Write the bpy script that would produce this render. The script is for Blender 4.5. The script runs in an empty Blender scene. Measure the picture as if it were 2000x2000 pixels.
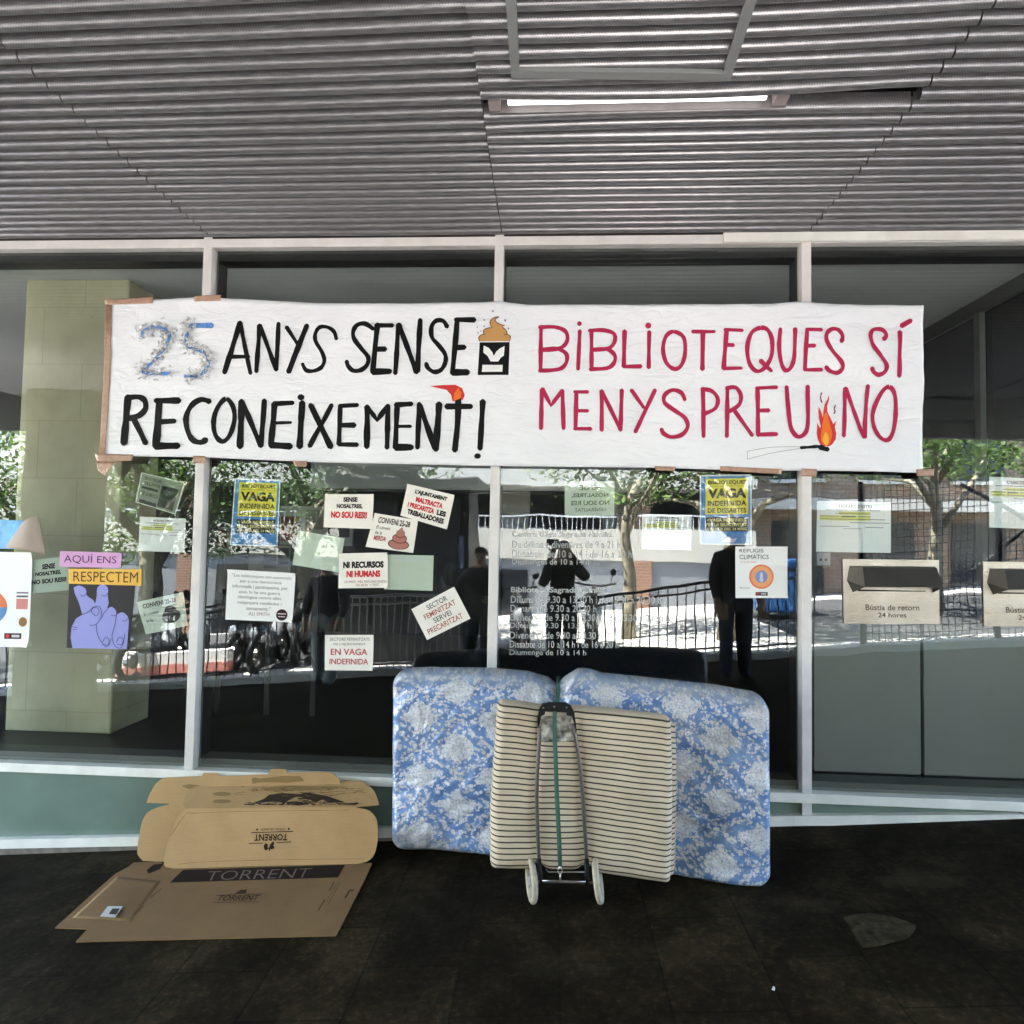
import bpy, bmesh, math, random
from mathutils import Vector, Matrix, noise
random.seed(7)
sc = bpy.context.scene
COL = sc.collection
V = Vector

# ------------------------------------------------------------------ camera
CAM = V((0.3512, -4.1387, 1.70)); F = 1321.08
YAW, PIT, ROL = 0.05859, 0.04276, 0.01762
_f = V((-math.sin(YAW)*math.cos(PIT), math.cos(YAW)*math.cos(PIT), math.sin(PIT)))
_r0 = V((math.cos(YAW), math.sin(YAW), 0)); _u0 = _r0.cross(_f)
_r = math.cos(ROL)*_r0 + math.sin(ROL)*_u0
_u = -math.sin(ROL)*_r0 + math.cos(ROL)*_u0
cd = bpy.data.cameras.new("camera"); cam = bpy.data.objects.new("camera", cd); COL.objects.link(cam)
cd.sensor_width = 36; cd.lens = F/2000*36; cd.clip_start = 0.05; cd.clip_end = 500
cam.matrix_world = Matrix(((_r.x,_u.x,-_f.x,CAM.x),(_r.y,_u.y,-_f.y,CAM.y),(_r.z,_u.z,-_f.z,CAM.z),(0,0,0,1)))
sc.camera = cam
# ------------------------------------------------------------------ world, sun, exposure
SUN = V((-0.45, 0.12, 0.88)).normalized()
w = bpy.data.worlds.new("World"); sc.world = w; w.use_nodes = True
nt = w.node_tree; bg = nt.nodes["Background"]
sky = nt.nodes.new("ShaderNodeTexSky"); sky.sky_type = 'NISHITA'; sky.sun_disc = False
sky.sun_elevation = math.asin(SUN.z); sky.sun_rotation = math.atan2(SUN.x, SUN.y)
nt.links.new(sky.outputs[0], bg.inputs[0]); bg.inputs[1].default_value = 0.14
sl = bpy.data.lights.new("sun", 'SUN'); sl.energy = 4.6; sl.angle = math.radians(0.5); sl.color = (1.0, 0.965, 0.91)
so = bpy.data.objects.new("sun", sl); COL.objects.link(so)
so.rotation_euler = SUN.to_track_quat('Z', 'Y').to_euler(); so.location = (0, -10, 20)
sc.view_settings.view_transform = 'Standard'; sc.view_settings.look = 'None'
sc.view_settings.gamma = 1; sc.view_settings.use_curve_mapping = False
sc.view_settings.exposure = 4.8
sc.render.engine = 'CYCLES'; sc.cycles.use_denoising = True
sc.cycles.max_bounces = 8; sc.cycles.diffuse_bounces = 4; sc.cycles.glossy_bounces = 4
sc.cycles.transparent_max_bounces = 12; sc.cycles.sample_clamp_indirect = 6
sc.cycles.caustics_reflective = False; sc.cycles.caustics_refractive = False

# ------------------------------------------------------------------ helpers
def ray(px, py): return _f + (px-1000)/F*_r - (py-1000)/F*_u
def P(px, py, y=0.0):                       # point on the vertical plane at depth y (wall front is y=0)
    d = ray(px, py); return CAM + d*((y-CAM.y)/d.y)
GA, GB = -0.083, 0.0777
def gz(x): return GA + GB*x                 # the street slopes gently up to the right
def G(px, py, h=0.0):                       # point on the sloping ground
    d = ray(px, py); return CAM + d*((GA+h+GB*CAM.x-CAM.z)/(d.z-GB*d.x))
def Z(px, py, z):
    d = ray(px, py); return CAM + d*((z-CAM.z)/d.z)
def plane3(a, b, c):
    n = (b-a).cross(c-a).normalized()
    if n.dot(CAM-a) < 0: n = -n
    def fn(px, py, off=0.0):
        d = ray(px, py); q = a+n*off
        return CAM + d*((q-CAM).dot(n)/d.dot(n))
    fn.n = n
    return fn
def R(px, py, Y):                           # where a thing mirrored in the glass stands in the street
    q = P(px, py, Y); return V((q.x, 0.10-Y, q.z))

def tag(o, label=None, cat=None, group=None, kind=None):
    if label: o["label"] = label
    if cat: o["category"] = cat
    if group: o["group"] = group
    if kind: o["kind"] = kind
    return o
def thing(name, label, cat, loc=(0,0,0), group=None, rz=0):
    o = bpy.data.objects.new(name, None); COL.objects.link(o); o.location = loc; o.rotation_euler = (0,0,rz)
    o.empty_display_size = 0.1
    return tag(o, label, cat, group)
def org(o):
    v = V((0,0,0))
    while o: v += o.location; o = o.parent
    return v
class MB:
    def __init__(s): s.v=[]; s.f=[]; s.uv=[]; s.mi=[]
    def add(s, vs, fs, uv=None, mi=0):
        b=len(s.v); s.v+=[V(x) for x in vs]; s.f+=[tuple(i+b for i in f) for f in fs]
        s.uv += uv if uv else [(0,0)]*len(vs); s.mi += [mi]*len(fs)
    def poly(s, vs, mi=0): s.add(vs, [tuple(range(len(vs)))], mi=mi)
    def box(s, a, b, mi=0):
        x0,y0,z0=a; x1,y1,z1=b
        s.add([(x0,y0,z0),(x1,y0,z0),(x1,y1,z0),(x0,y1,z0),(x0,y0,z1),(x1,y0,z1),(x1,y1,z1),(x0,y1,z1)],
              [(0,3,2,1),(4,5,6,7),(0,1,5,4),(1,2,6,5),(2,3,7,6),(3,0,4,7)], mi=mi)
    def slopebox(s, x0, x1, y0, y1, h0, h1, base=gz):   # box that follows the slope
        v=[(x0,y0,base(x0)+h0),(x1,y0,base(x1)+h0),(x1,y1,base(x1)+h0),(x0,y1,base(x0)+h0),
           (x0,y0,base(x0)+h1),(x1,y0,base(x1)+h1),(x1,y1,base(x1)+h1),(x0,y1,base(x0)+h1)]
        s.add(v, [(0,3,2,1),(4,5,6,7),(0,1,5,4),(1,2,6,5),(2,3,7,6),(3,0,4,7)])
    def tube(s, pts, r, n=10, closed=False, cap=True):
        pts=[V(p) for p in pts]; m=len(pts); vs=[]; fs=[]
        rr = r if isinstance(r,(list,tuple)) else [r]*m
        up=None
        for i,p in enumerate(pts):
            if closed: t=(pts[(i+1)%m]-pts[i-1])
            else: t=(pts[min(i+1,m-1)]-pts[max(i-1,0)])
            t=t.normalized() if t.length>1e-9 else V((0,0,1))
            if up is None:
                up = V((0,0,1)) if abs(t.z)<0.9 else V((1,0,0))
            a=t.cross(up)
            if a.length<1e-5: a=t.cross(V((1,0,0)))
            a.normalize(); b=a.cross(t); up=b
            for k in range(n):
                c=2*math.pi*k/n; vs.append(p+(a*math.cos(c)+b*math.sin(c))*rr[i])
        for i in range(m if closed else m-1):
            j=(i+1)%m
            for k in range(n):
                l=(k+1)%n; fs.append((i*n+k,i*n+l,j*n+l,j*n+k))
        if cap and not closed: fs.append(tuple(range(n))[::-1]); fs.append(tuple((m-1)*n+k for k in range(n)))
        s.add(vs,fs)
    def grid(s, fn, nu, nv, mi=0, uvf=None):
        vs=[]; uv=[]
        for j in range(nv+1):
            for i in range(nu+1):
                u=i/nu; v=j/nv; vs.append(fn(u,v)); uv.append(uvf(u,v) if uvf else (u,v))
        fs=[(j*(nu+1)+i,j*(nu+1)+i+1,(j+1)*(nu+1)+i+1,(j+1)*(nu+1)+i) for j in range(nv) for i in range(nu)]
        s.add(vs,fs,uv,mi)
    def build(s, name, mat, parent=None, smooth=False, solid=0, bevel=0, fix=True, tri=False):
        o0 = org(parent) if parent else V((0,0,0))
        me=bpy.data.meshes.new(name); me.from_pydata([tuple(p-o0) for p in s.v],[],s.f)
        ul=me.uv_layers.new(name="UVMap")
        for l in me.loops: ul.data[l.index].uv=s.uv[l.vertex_index]
        mats = mat if isinstance(mat,(list,tuple)) else [mat]
        for m in mats: me.materials.append(m)
        for p,i in zip(me.polygons,s.mi): p.material_index=i; p.use_smooth=smooth
        if fix or bevel or tri:
            bm=bmesh.new(); bm.from_mesh(me)
            if fix: bmesh.ops.recalc_face_normals(bm, faces=bm.faces)
            if tri: bmesh.ops.triangulate(bm, faces=bm.faces)
            if bevel:
                bmesh.ops.bevel(bm, geom=[e for e in bm.edges if len(e.link_faces)==2 and e.calc_face_angle(0)>0.5], offset=bevel, segments=2, affect='EDGES', profile=0.5)
            bm.to_mesh(me); bm.free()
        o=bpy.data.objects.new(name,me); COL.objects.link(o)
        if parent: o.parent=parent
        if solid:
            md=o.modifiers.new("solid",'SOLIDIFY'); md.thickness=solid; md.offset=0
        return o

# ------------------------------------------------------------------ materials
class NT:
    def __init__(s, mat): s.nt=mat.node_tree; s.b=s.nt.nodes.get("Principled BSDF")
    def n(s, t, **k):
        x=s.nt.nodes.new(t)
        for a,b in k.items():
            if a.startswith("i_"):
                key=a[2:]; key=int(key) if key.isdigit() else key.replace("_"," ")
                s.set(x.inputs[key], b)
            else: setattr(x,a,b)
        return x
    def set(s, sock, val):
        if hasattr(val,"is_linked") or isinstance(val, bpy.types.NodeSocket): s.nt.links.new(val, sock)
        else: sock.default_value = val
    def m(s, op, a, b=None, c=None):
        x=s.nt.nodes.new("ShaderNodeMath"); x.operation=op; s.set(x.inputs[0],a)
        if b is not None: s.set(x.inputs[1],b)
        if c is not None: s.set(x.inputs[2],c)
        return x.outputs[0]
    def ramp(s, fac, stops):
        x=s.nt.nodes.new("ShaderNodeValToRGB"); s.set(x.inputs[0],fac); e=x.color_ramp.elements
        while len(e)<len(stops): e.new(0.5)
        for i,(p,c) in enumerate(stops): e[i].position=p; e[i].color=(*c,1) if len(c)==3 else c
        return x.outputs[0]
    def mix(s, fac, a, b):
        x=s.nt.nodes.new("ShaderNodeMix"); x.data_type='RGBA'; s.set(x.inputs[0],fac)
        s.set(x.inputs[6], (*a,1) if isinstance(a,tuple) and len(a)==3 else a); s.set(x.inputs[7], (*b,1) if isinstance(b,tuple) and len(b)==3 else b)
        return x.outputs[2]
    def noise(s, vec, scale, detail=4, rough=0.55):
        return s.n("ShaderNodeTexNoise", i_Vector=vec, i_Scale=scale, i_Detail=detail, i_Roughness=rough).outputs[0]
    def obj(s): return s.n("ShaderNodeTexCoord").outputs["Object"]
    def geo(s): return s.n("ShaderNodeNewGeometry").outputs["Position"]
    def uv(s): return s.n("ShaderNodeTexCoord").outputs["UV"]
    def bump(s, h, strength=0.3, dist=0.01):
        s.nt.links.new(s.n("ShaderNodeBump", i_Height=h, i_Strength=strength, i_Distance=dist).outputs[0], s.b.inputs["Normal"])
def mat(name, col, rough=0.6, metal=0.0, var=0.0, vscale=8.0, bump=0.0, bscale=60.0, spec=0.5, coat=0.0):
    m=bpy.data.materials.new(name); m.use_nodes=True; t=NT(m); b=t.b
    b.inputs["Base Color"].default_value=(*col,1); b.inputs["Roughness"].default_value=rough
    b.inputs["Metallic"].default_value=metal; b.inputs["Specular IOR Level"].default_value=spec
    b.inputs["Coat Weight"].default_value=coat
    if var:
        n=t.noise(t.geo(), vscale)
        t.set(b.inputs["Base Color"], t.ramp(n, [(0.3,tuple(c*(1-var) for c in col)),(0.7,tuple(min(1,c*(1+var)) for c in col))]))
    if bump: t.bump(t.noise(t.geo(), bscale), bump)
    return m
PLAIN={}
def ink(col, rough=0.7):
    k=(col,rough)
    if k not in PLAIN: PLAIN[k]=mat("ink_%d"%len(PLAIN), col, rough, spec=0.12)
    return PLAIN[k]
BLACK=(0.006,0.006,0.007); RED=(0.62,0.03,0.035)
m_alu = mat("painted_aluminium",(0.68,0.645,0.63),0.42,var=0.11,vscale=5)
m_alu2 = mat("cover_strip_paint",(0.76,0.745,0.70),0.45,var=0.10,vscale=6)
m_dark = mat("dark_frame",(0.012,0.013,0.013),0.45)
m_teal = mat("spandrel_glass",(0.15,0.205,0.175),0.22,var=0.14,vscale=2.5)
m_plinth = mat("concrete_plinth",(0.16,0.14,0.12),0.85,var=0.35,vscale=14,bump=0.3)
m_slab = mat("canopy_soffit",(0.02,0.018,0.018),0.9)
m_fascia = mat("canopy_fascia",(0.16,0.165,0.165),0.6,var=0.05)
m_steel = mat("galvanised_steel",(0.42,0.41,0.40),0.4,metal=0.6,var=0.12,vscale=20)
m_chrome = mat("steel_tube",(0.26,0.235,0.225),0.30,metal=0.85)
m_blackp = mat("black_plastic",(0.006,0.006,0.007),0.45,spec=0.2)
m_tape = mat("packing_tape",(0.40,0.24,0.17),0.32,var=0.18,vscale=40,bump=0.5,bscale=90)
m_sheet = mat("paper",(0.80,0.765,0.71),0.75,var=0.025,vscale=9,bump=0.05,bscale=14)
m_white = mat("white_paper",(0.80,0.80,0.80),0.6,var=0.02,vscale=6)
m_back = mat("paper_back",(0.66,0.76,0.64),0.8,var=0.04,vscale=7)
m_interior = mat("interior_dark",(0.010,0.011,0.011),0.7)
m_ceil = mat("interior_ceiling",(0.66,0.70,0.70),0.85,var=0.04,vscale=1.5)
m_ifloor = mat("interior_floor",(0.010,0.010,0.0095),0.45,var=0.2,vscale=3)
m_tyre = mat("cream_tyre",(0.40,0.35,0.265),0.7,var=0.2,vscale=30)

def glass_material():
    m=bpy.data.materials.new("window_glass"); m.use_nodes=True; t=NT(m); nt=t.nt
    nt.nodes.remove(t.b); out=[x for x in nt.nodes if x.type=='OUTPUT_MATERIAL'][0]
    tr=t.n("ShaderNodeBsdfTransparent", i_Color=(0.91,0.93,0.915,1))
    gl=t.n("ShaderNodeBsdfGlossy", i_Roughness=0.0, i_Color=(0.95,1.0,0.98,1))
    bp=t.n("ShaderNodeBump", i_Height=t.noise(t.geo(),1.3,2), i_Strength=0.10, i_Distance=0.02)
    nt.links.new(bp.outputs[0], gl.inputs["Normal"])
    bk=t.n("ShaderNodeNewGeometry").outputs["Backfacing"]; fr=t.n("ShaderNodeFresnel", i_IOR=t.m("ADD",1.98,t.m("MULTIPLY",bk,1/1.98-1.98)))
    mx=t.n("ShaderNodeMixShader"); nt.links.new(fr.outputs[0],mx.inputs[0]); nt.links.new(tr.outputs[0],mx.inputs[1]); nt.links.new(gl.outputs[0],mx.inputs[2])
    nt.links.new(mx.outputs[0],out.inputs[0]); return m
m_glass=glass_material()

def rib_material():
    m=mat("perforated_metal",(0.40,0.375,0.37),0.30,metal=0.6); t=NT(m)
    pos=t.geo(); sep=t.n("ShaderNodeSeparateXYZ", i_Vector=pos)
    st=t.n("ShaderNodeMapping", i_Vector=pos, i_Scale=(2.5,9,9)).outputs[0]
    base=t.ramp(t.noise(st,6,5),[(0.3,(0.198,0.192,0.202)),(0.55,(0.252,0.245,0.257)),(0.8,(0.335,0.327,0.340))])
    a=t.m('SINE',t.m('MULTIPLY',sep.outputs[0],2*math.pi/0.011)); b=t.m('SINE',t.m('MULTIPLY',sep.outputs[1],2*math.pi/0.0115))
    dot=t.m('GREATER_THAN',t.m('MULTIPLY',a,b),0.35)
    t.set(t.b.inputs["Base Color"], t.mix(t.m('MULTIPLY',dot,0.30), base, (0.05,0.046,0.046)))
    return m
m_rib=rib_material()

def floor_material():
    m=mat("slate_paving",(0.02,0.019,0.016),0.62,spec=0.06); t=NT(m); pos=t.geo()
    mp=t.n("ShaderNodeMapping", i_Vector=pos, i_Rotation=(0,0,math.radians(90))).outputs[0]
    br=t.n("ShaderNodeTexBrick", i_Vector=mp, i_Scale=1.0); br.inputs["Mortar Size"].default_value=0.0055
    br.inputs["Brick Width"].default_value=0.62; br.inputs["Row Height"].default_value=0.41
    br.inputs["Color1"].default_value=(0.72,0.70,0.67,1); br.inputs["Color2"].default_value=(1.02,0.98,0.92,1); br.inputs["Mortar"].default_value=(0.5,0.5,0.5,1)
    n1=t.ramp(t.noise(pos,2.2,7,0.65),[(0.32,(0.0095,0.0074,0.0042)),(0.5,(0.0200,0.0155,0.0090)),(0.7,(0.050,0.0395,0.0240))])
    n2=t.ramp(t.noise(pos,34,6,0.7),[(0.3,(0.5,0.5,0.5)),(0.56,(1.0,1.0,1.0)),(0.76,(2.9,2.7,2.3))])
    c=t.n("ShaderNodeMix",data_type='RGBA',blend_type='MULTIPLY'); c.inputs[0].default_value=1
    t.set(c.inputs[6],n1); t.set(c.inputs[7],n2)
    c2=t.n("ShaderNodeMix",data_type='RGBA',blend_type='MULTIPLY'); c2.inputs[0].default_value=1
    t.set(c2.inputs[6],c.outputs[2]); t.set(c2.inputs[7],br.outputs["Color"])
    col=c2.outputs[2]
    # worn pale spots: (centre, radius)
    wob=t.n("ShaderNodeVectorMath",operation='ADD'); wn=t.n("ShaderNodeTexNoise",i_Vector=pos,i_Scale=9.0,i_Detail=5)
    sc_=t.n("ShaderNodeVectorMath",operation='SCALE'); t.set(sc_.inputs[0],wn.outputs["Color"]); sc_.inputs["Scale"].default_value=0.22
    t.set(wob.inputs[0],pos); t.set(wob.inputs[1],sc_.outputs[0])
    for (px,py,rx,ry,k) in ((1790,1718,0.20,0.10,0.30),(1600,1765,0.12,0.06,0.22),(1130,1885,0.3,0.1,0.10)):
        q=G(px,py); mm=t.n("ShaderNodeMapping",i_Vector=wob.outputs[0]); mm.vector_type='TEXTURE'
        mm.inputs["Location"].default_value=(q.x+0.11,q.y+0.11,q.z+0.1); mm.inputs["Scale"].default_value=(rx,ry,1)
        ln=t.n("ShaderNodeVectorMath",operation='LENGTH'); t.set(ln.inputs[0],mm.outputs[0])
        f=t.m('MULTIPLY',t.m('SUBTRACT',1.0,t.m('SMOOTH_MIN',1.0,t.m('MULTIPLY',t.m('POWER',ln.outputs["Value"],8.0),1.0),0.05)),k)
        f=t.m('MAXIMUM',f,0.0)
        col=t.mix(f,col,(0.052,0.045,0.031))
    t.set(t.b.inputs["Base Color"],col)
    t.set(t.b.inputs["Roughness"],t.ramp(t.noise(pos,5,5),[(0.3,(0.62,)*3),(0.7,(0.9,)*3)]))
    h=t.m('ADD',t.m('MULTIPLY',t.noise(pos,45,6,0.7),0.6),t.m('MULTIPLY',br.outputs["Fac"],-1.0))
    t.bump(h,0.35,0.006)
    return m
def stripes_material():
    m=mat("striped_ticking",(0.6,0.5,0.4),0.85); t=NT(m); uv=t.uv(); s=t.n("ShaderNodeSeparateXYZ",i_Vector=uv)
    v=t.m('ADD',t.m('MULTIPLY',s.outputs[1],29.0),t.m('MULTIPLY',t.noise(uv,3.0,2),0.30))
    fr=t.m('FRACT',v); d=t.m('ABSOLUTE',t.m('SUBTRACT',fr,0.5))
    k=t.ramp(d,[(0.0,(1,1,1)),(0.10,(1,1,1)),(0.155,(0,0,0))])
    base=t.ramp(t.noise(uv,5.0,5),[(0.3,(0.50,0.405,0.30)),(0.6,(0.60,0.50,0.385)),(0.8,(0.65,0.55,0.44))])
    t.set(t.b.inputs["Base Color"],t.mix(k,base,(0.030,0.022,0.016)))
    t.bump(t.m('ADD',t.noise(uv,160,2),t.m('MULTIPLY',t.noise(uv,7,3),2.0)),0.25,0.004)
    return m
def damask_material():
    m=mat("damask_fabric",(0.5,0.6,0.8),0.45); t=NT(m); uv=t.uv()
    wn=t.n("ShaderNodeTexNoise",i_Vector=uv,i_Scale=14.0,i_Detail=3); sv=t.n("ShaderNodeVectorMath",operation='SCALE'); t.set(sv.inputs[0],wn.outputs["Color"]); sv.inputs["Scale"].default_value=0.085
    av=t.n("ShaderNodeVectorMath",operation='ADD'); t.set(av.inputs[0],uv); t.set(av.inputs[1],sv.outputs[0])
    s=t.n("ShaderNodeSeparateXYZ",i_Vector=av.outputs[0]); a=t.m('DIVIDE',s.outputs[0],0.40); b=t.m('DIVIDE',s.outputs[1],0.325)
    p=t.m('ADD',a,b); q=t.m('SUBTRACT',a,b)
    dp=t.m('ABSOLUTE',t.m('SUBTRACT',p,t.m('ROUND',p))); dq=t.m('ABSOLUTE',t.m('SUBTRACT',q,t.m('ROUND',q)))
    mx=t.m('MAXIMUM',dp,dq)
    prob=t.ramp(mx,[(0.0,(0.97,)*3),(0.25,(0.86,)*3),(0.31,(0.60,)*3),(0.375,(0.17,)*3),(0.425,(0.30,)*3),(0.47,(0.76,)*3)])
    vo=t.n("ShaderNodeTexVoronoi",i_Vector=uv,i_Scale=62.0); vo.feature='F1'
    cellr=t.n("ShaderNodeSeparateColor",i_Color=vo.outputs["Color"]).outputs[0]
    inside=t.m('LESS_THAN',cellr,prob)
    disc=t.ramp(vo.outputs["Distance"],[(0.0,(1,)*3),(0.54,(1,)*3),(0.70,(0.18,)*3)])
    wht=t.m('MULTIPLY',inside,disc)
    wht=t.m('MAXIMUM',wht,t.m('MULTIPLY',t.m('GREATER_THAN',t.m('ADD',prob,t.m('MULTIPLY',t.noise(uv,70,3),0.6)),1.10),0.85))
    blue=t.ramp(t.noise(uv,9,3),[(0.3,(0.072,0.157,0.385)),(0.7,(0.135,0.25,0.495))])
    white=t.ramp(t.noise(uv,75,3,0.7),[(0.34,(0.20,0.25,0.40)),(0.47,(0.50,0.51,0.57)),(0.62,(0.62,0.61,0.63)),(0.8,(0.66,0.64,0.65))])
    col=t.mix(wht,blue,white)
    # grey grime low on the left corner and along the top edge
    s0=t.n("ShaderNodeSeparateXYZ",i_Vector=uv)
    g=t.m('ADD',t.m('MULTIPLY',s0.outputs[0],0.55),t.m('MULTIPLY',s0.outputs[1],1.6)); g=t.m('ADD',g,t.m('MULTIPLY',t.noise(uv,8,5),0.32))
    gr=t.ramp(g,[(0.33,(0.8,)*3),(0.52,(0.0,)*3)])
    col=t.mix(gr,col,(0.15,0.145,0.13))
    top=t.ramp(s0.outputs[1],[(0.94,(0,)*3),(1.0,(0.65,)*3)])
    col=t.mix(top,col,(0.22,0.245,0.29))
    t.set(t.b.inputs["Base Color"],col)
    t.b.inputs["Coat Weight"].default_value=0.55; t.b.inputs["Coat Roughness"].default_value=0.22
    wr=t.n("ShaderNodeTexNoise",i_Vector=uv,i_Scale=6.0,i_Detail=5,i_Distortion=1.2).outputs[0]
    bp=t.n("ShaderNodeBump",i_Height=wr,i_Strength=0.6,i_Distance=0.03); t.nt.links.new(bp.outputs[0],t.b.inputs["Coat Normal"])
    t.bump(t.m('ADD',wr,t.m('MULTIPLY',t.noise(uv,140,2),0.06)),0.7,0.03)
    return m
def cardboard_material(name, col):
    m=mat(name,col,0.85); t=NT(m); pos=t.geo()
    st=t.n("ShaderNodeMapping",i_Vector=pos,i_Scale=(2,40,40)).outputs[0]
    t.set(t.b.inputs["Base Color"],t.ramp(t.m('ADD',t.m('MULTIPLY',t.noise(pos,3.5,5),0.75),t.m('MULTIPLY',t.noise(st,4,3),0.25)),
        [(0.3,tuple(c*0.82 for c in col)),(0.55,col),(0.75,tuple(c*1.12 for c in col))]))
    t.bump(t.m('ADD',t.noise(pos,6,4),t.m('MULTIPLY',t.noise(st,6,2),0.4)),0.25,0.01)
    return m
def banner_material():
    m=mat("banner_paper",(0.80,0.80,0.815),0.6); t=NT(m); pos=t.geo()
    st=t.n("ShaderNodeMapping",i_Vector=pos,i_Rotation=(0,math.radians(24),0),i_Scale=(1.0,1,3.2)).outputs[0]
    cr=t.n("ShaderNodeTexNoise",i_Vector=st,i_Scale=3.4,i_Detail=5,i_Distortion=0.9,i_Roughness=0.5).outputs[0]
    ridge=t.m('ABSOLUTE',t.m('SUBTRACT',cr,0.5))
    t.bump(t.m('ADD',t.m('MULTIPLY',t.m('POWER',ridge,0.6),0.8),t.m('MULTIPLY',t.noise(pos,16,4),0.25)),0.42,0.03)
    t.set(t.b.inputs["Base Color"],t.ramp(t.noise(pos,2,4),[(0.3,(0.775,0.785,0.83)),(0.7,(0.82,0.83,0.875))]))
    t.b.inputs["Subsurface Weight"].default_value=0.0
    return m
m_floor=floor_material(); m_stripe=stripes_material(); m_damask=damask_material()
m_card=cardboard_material("cardboard",(0.43,0.265,0.118)); m_card2=cardboard_material("cardboard_floor",(0.205,0.118,0.046)); m_card3=cardboard_material("cardboard_rear_shade",(0.40,0.245,0.105))  # rear sheet's tone is darkened to stand in for shading between the sheets
m_banner=banner_material()

# ------------------------------------------------------------------ text and painted strokes
_tc={}
def textmesh(s, bold=0.0):
    k=(s,bold)
    if k in _tc: return _tc[k]
    cu=bpy.data.curves.new("t",'FONT'); cu.body=s; cu.offset=bold; cu.resolution_u=3
    ob=bpy.data.objects.new("t",cu); COL.objects.link(ob)
    dg=bpy.context.evaluated_depsgraph_get(); ev=ob.evaluated_get(dg); me=ev.to_mesh()
    vs=[(v.co.x,v.co.y) for v in me.vertices]; fs=[tuple(p.vertices) for p in me.polygons]
    ev.to_mesh_clear(); bpy.data.objects.remove(ob); bpy.data.curves.remove(cu)
    x0=min(v[0] for v in vs); x1=max(v[0] for v in vs); y0=min(v[1] for v in vs); y1=max(v[1] for v in vs)
    vs=[((x-x0)/(x1-x0),1-(y-y0)/(y1-y0)) for x,y in vs]        # s right, t down
    _tc[k]=(vs,fs); return _tc[k]
def bil(q, s, t):
    (a,b,c,d)=q
    return (a[0]*(1-s)*(1-t)+b[0]*s*(1-t)+c[0]*s*t+d[0]*(1-s)*t, a[1]*(1-s)*(1-t)+b[1]*s*(1-t)+c[1]*s*t+d[1]*(1-s)*t)
class Sheet:                                 # a flat sheet given by its outline; fn puts outline points on its plane
    def __init__(s, quad, fn): s.q=quad; s.fn=fn
    def at(s, u, v, off): x,y=bil(s.q,u,v); return s.fn(x,y,off)
    def text(s, mb, st, box, bold=0.0, off=0.0012, flip=False, mirror=False):
        vs,fs=textmesh(st,bold); x0,y0,x1,y1=box
        o=[]
        for a,b in vs:
            if flip: a,b=1-a,1-b
            if mirror: a=1-a
            o.append(s.at(x0+(x1-x0)*a, y0+(y1-y0)*b, off))
        mb.add(o,fs)
    def rect(s, mb, box, off=0.0008, mi=0):
        x0,y0,x1,y1=box; mb.poly([s.at(x0,y0,off),s.at(x1,y0,off),s.at(x1,y1,off),s.at(x0,y1,off)],mi)
    def poly(s, mb, pts, off=0.0010, mi=0): mb.poly([s.at(a,b,off) for a,b in pts],mi)
    def disc(s, mb, c, rx, ry, off=0.001, n=28): s.poly(mb,[(c[0]+rx*math.cos(2*math.pi*k/n),c[1]+ry*math.sin(2*math.pi*k/n)) for k in range(n)],off)
    def stroke(s, mb, pts, wd, off=0.0014, smooth=True):
        stroke(mb,[bil(s.q,a,b) for a,b in pts],wd,s.fn,off,smooth,0.0)
def catmull(p, step=4):
    o=[]
    for i in range(len(p)-1):
        a=p[max(i-1,0)]; b=p[i]; c=p[i+1]; d=p[min(i+2,len(p)-1)]
        if p[0]==p[-1]:
            if i==0: a=p[-2]
            if i==len(p)-2: d=p[1]
        for k in range(step):
            t=k/step
            o.append(tuple(0.5*((2*b[j])+(-a[j]+c[j])*t+(2*a[j]-5*b[j]+4*c[j]-d[j])*t*t+(-a[j]+3*b[j]-3*c[j]+d[j])*t**3) for j in (0,1)))
    o.append(p[-1]); return o
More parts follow.
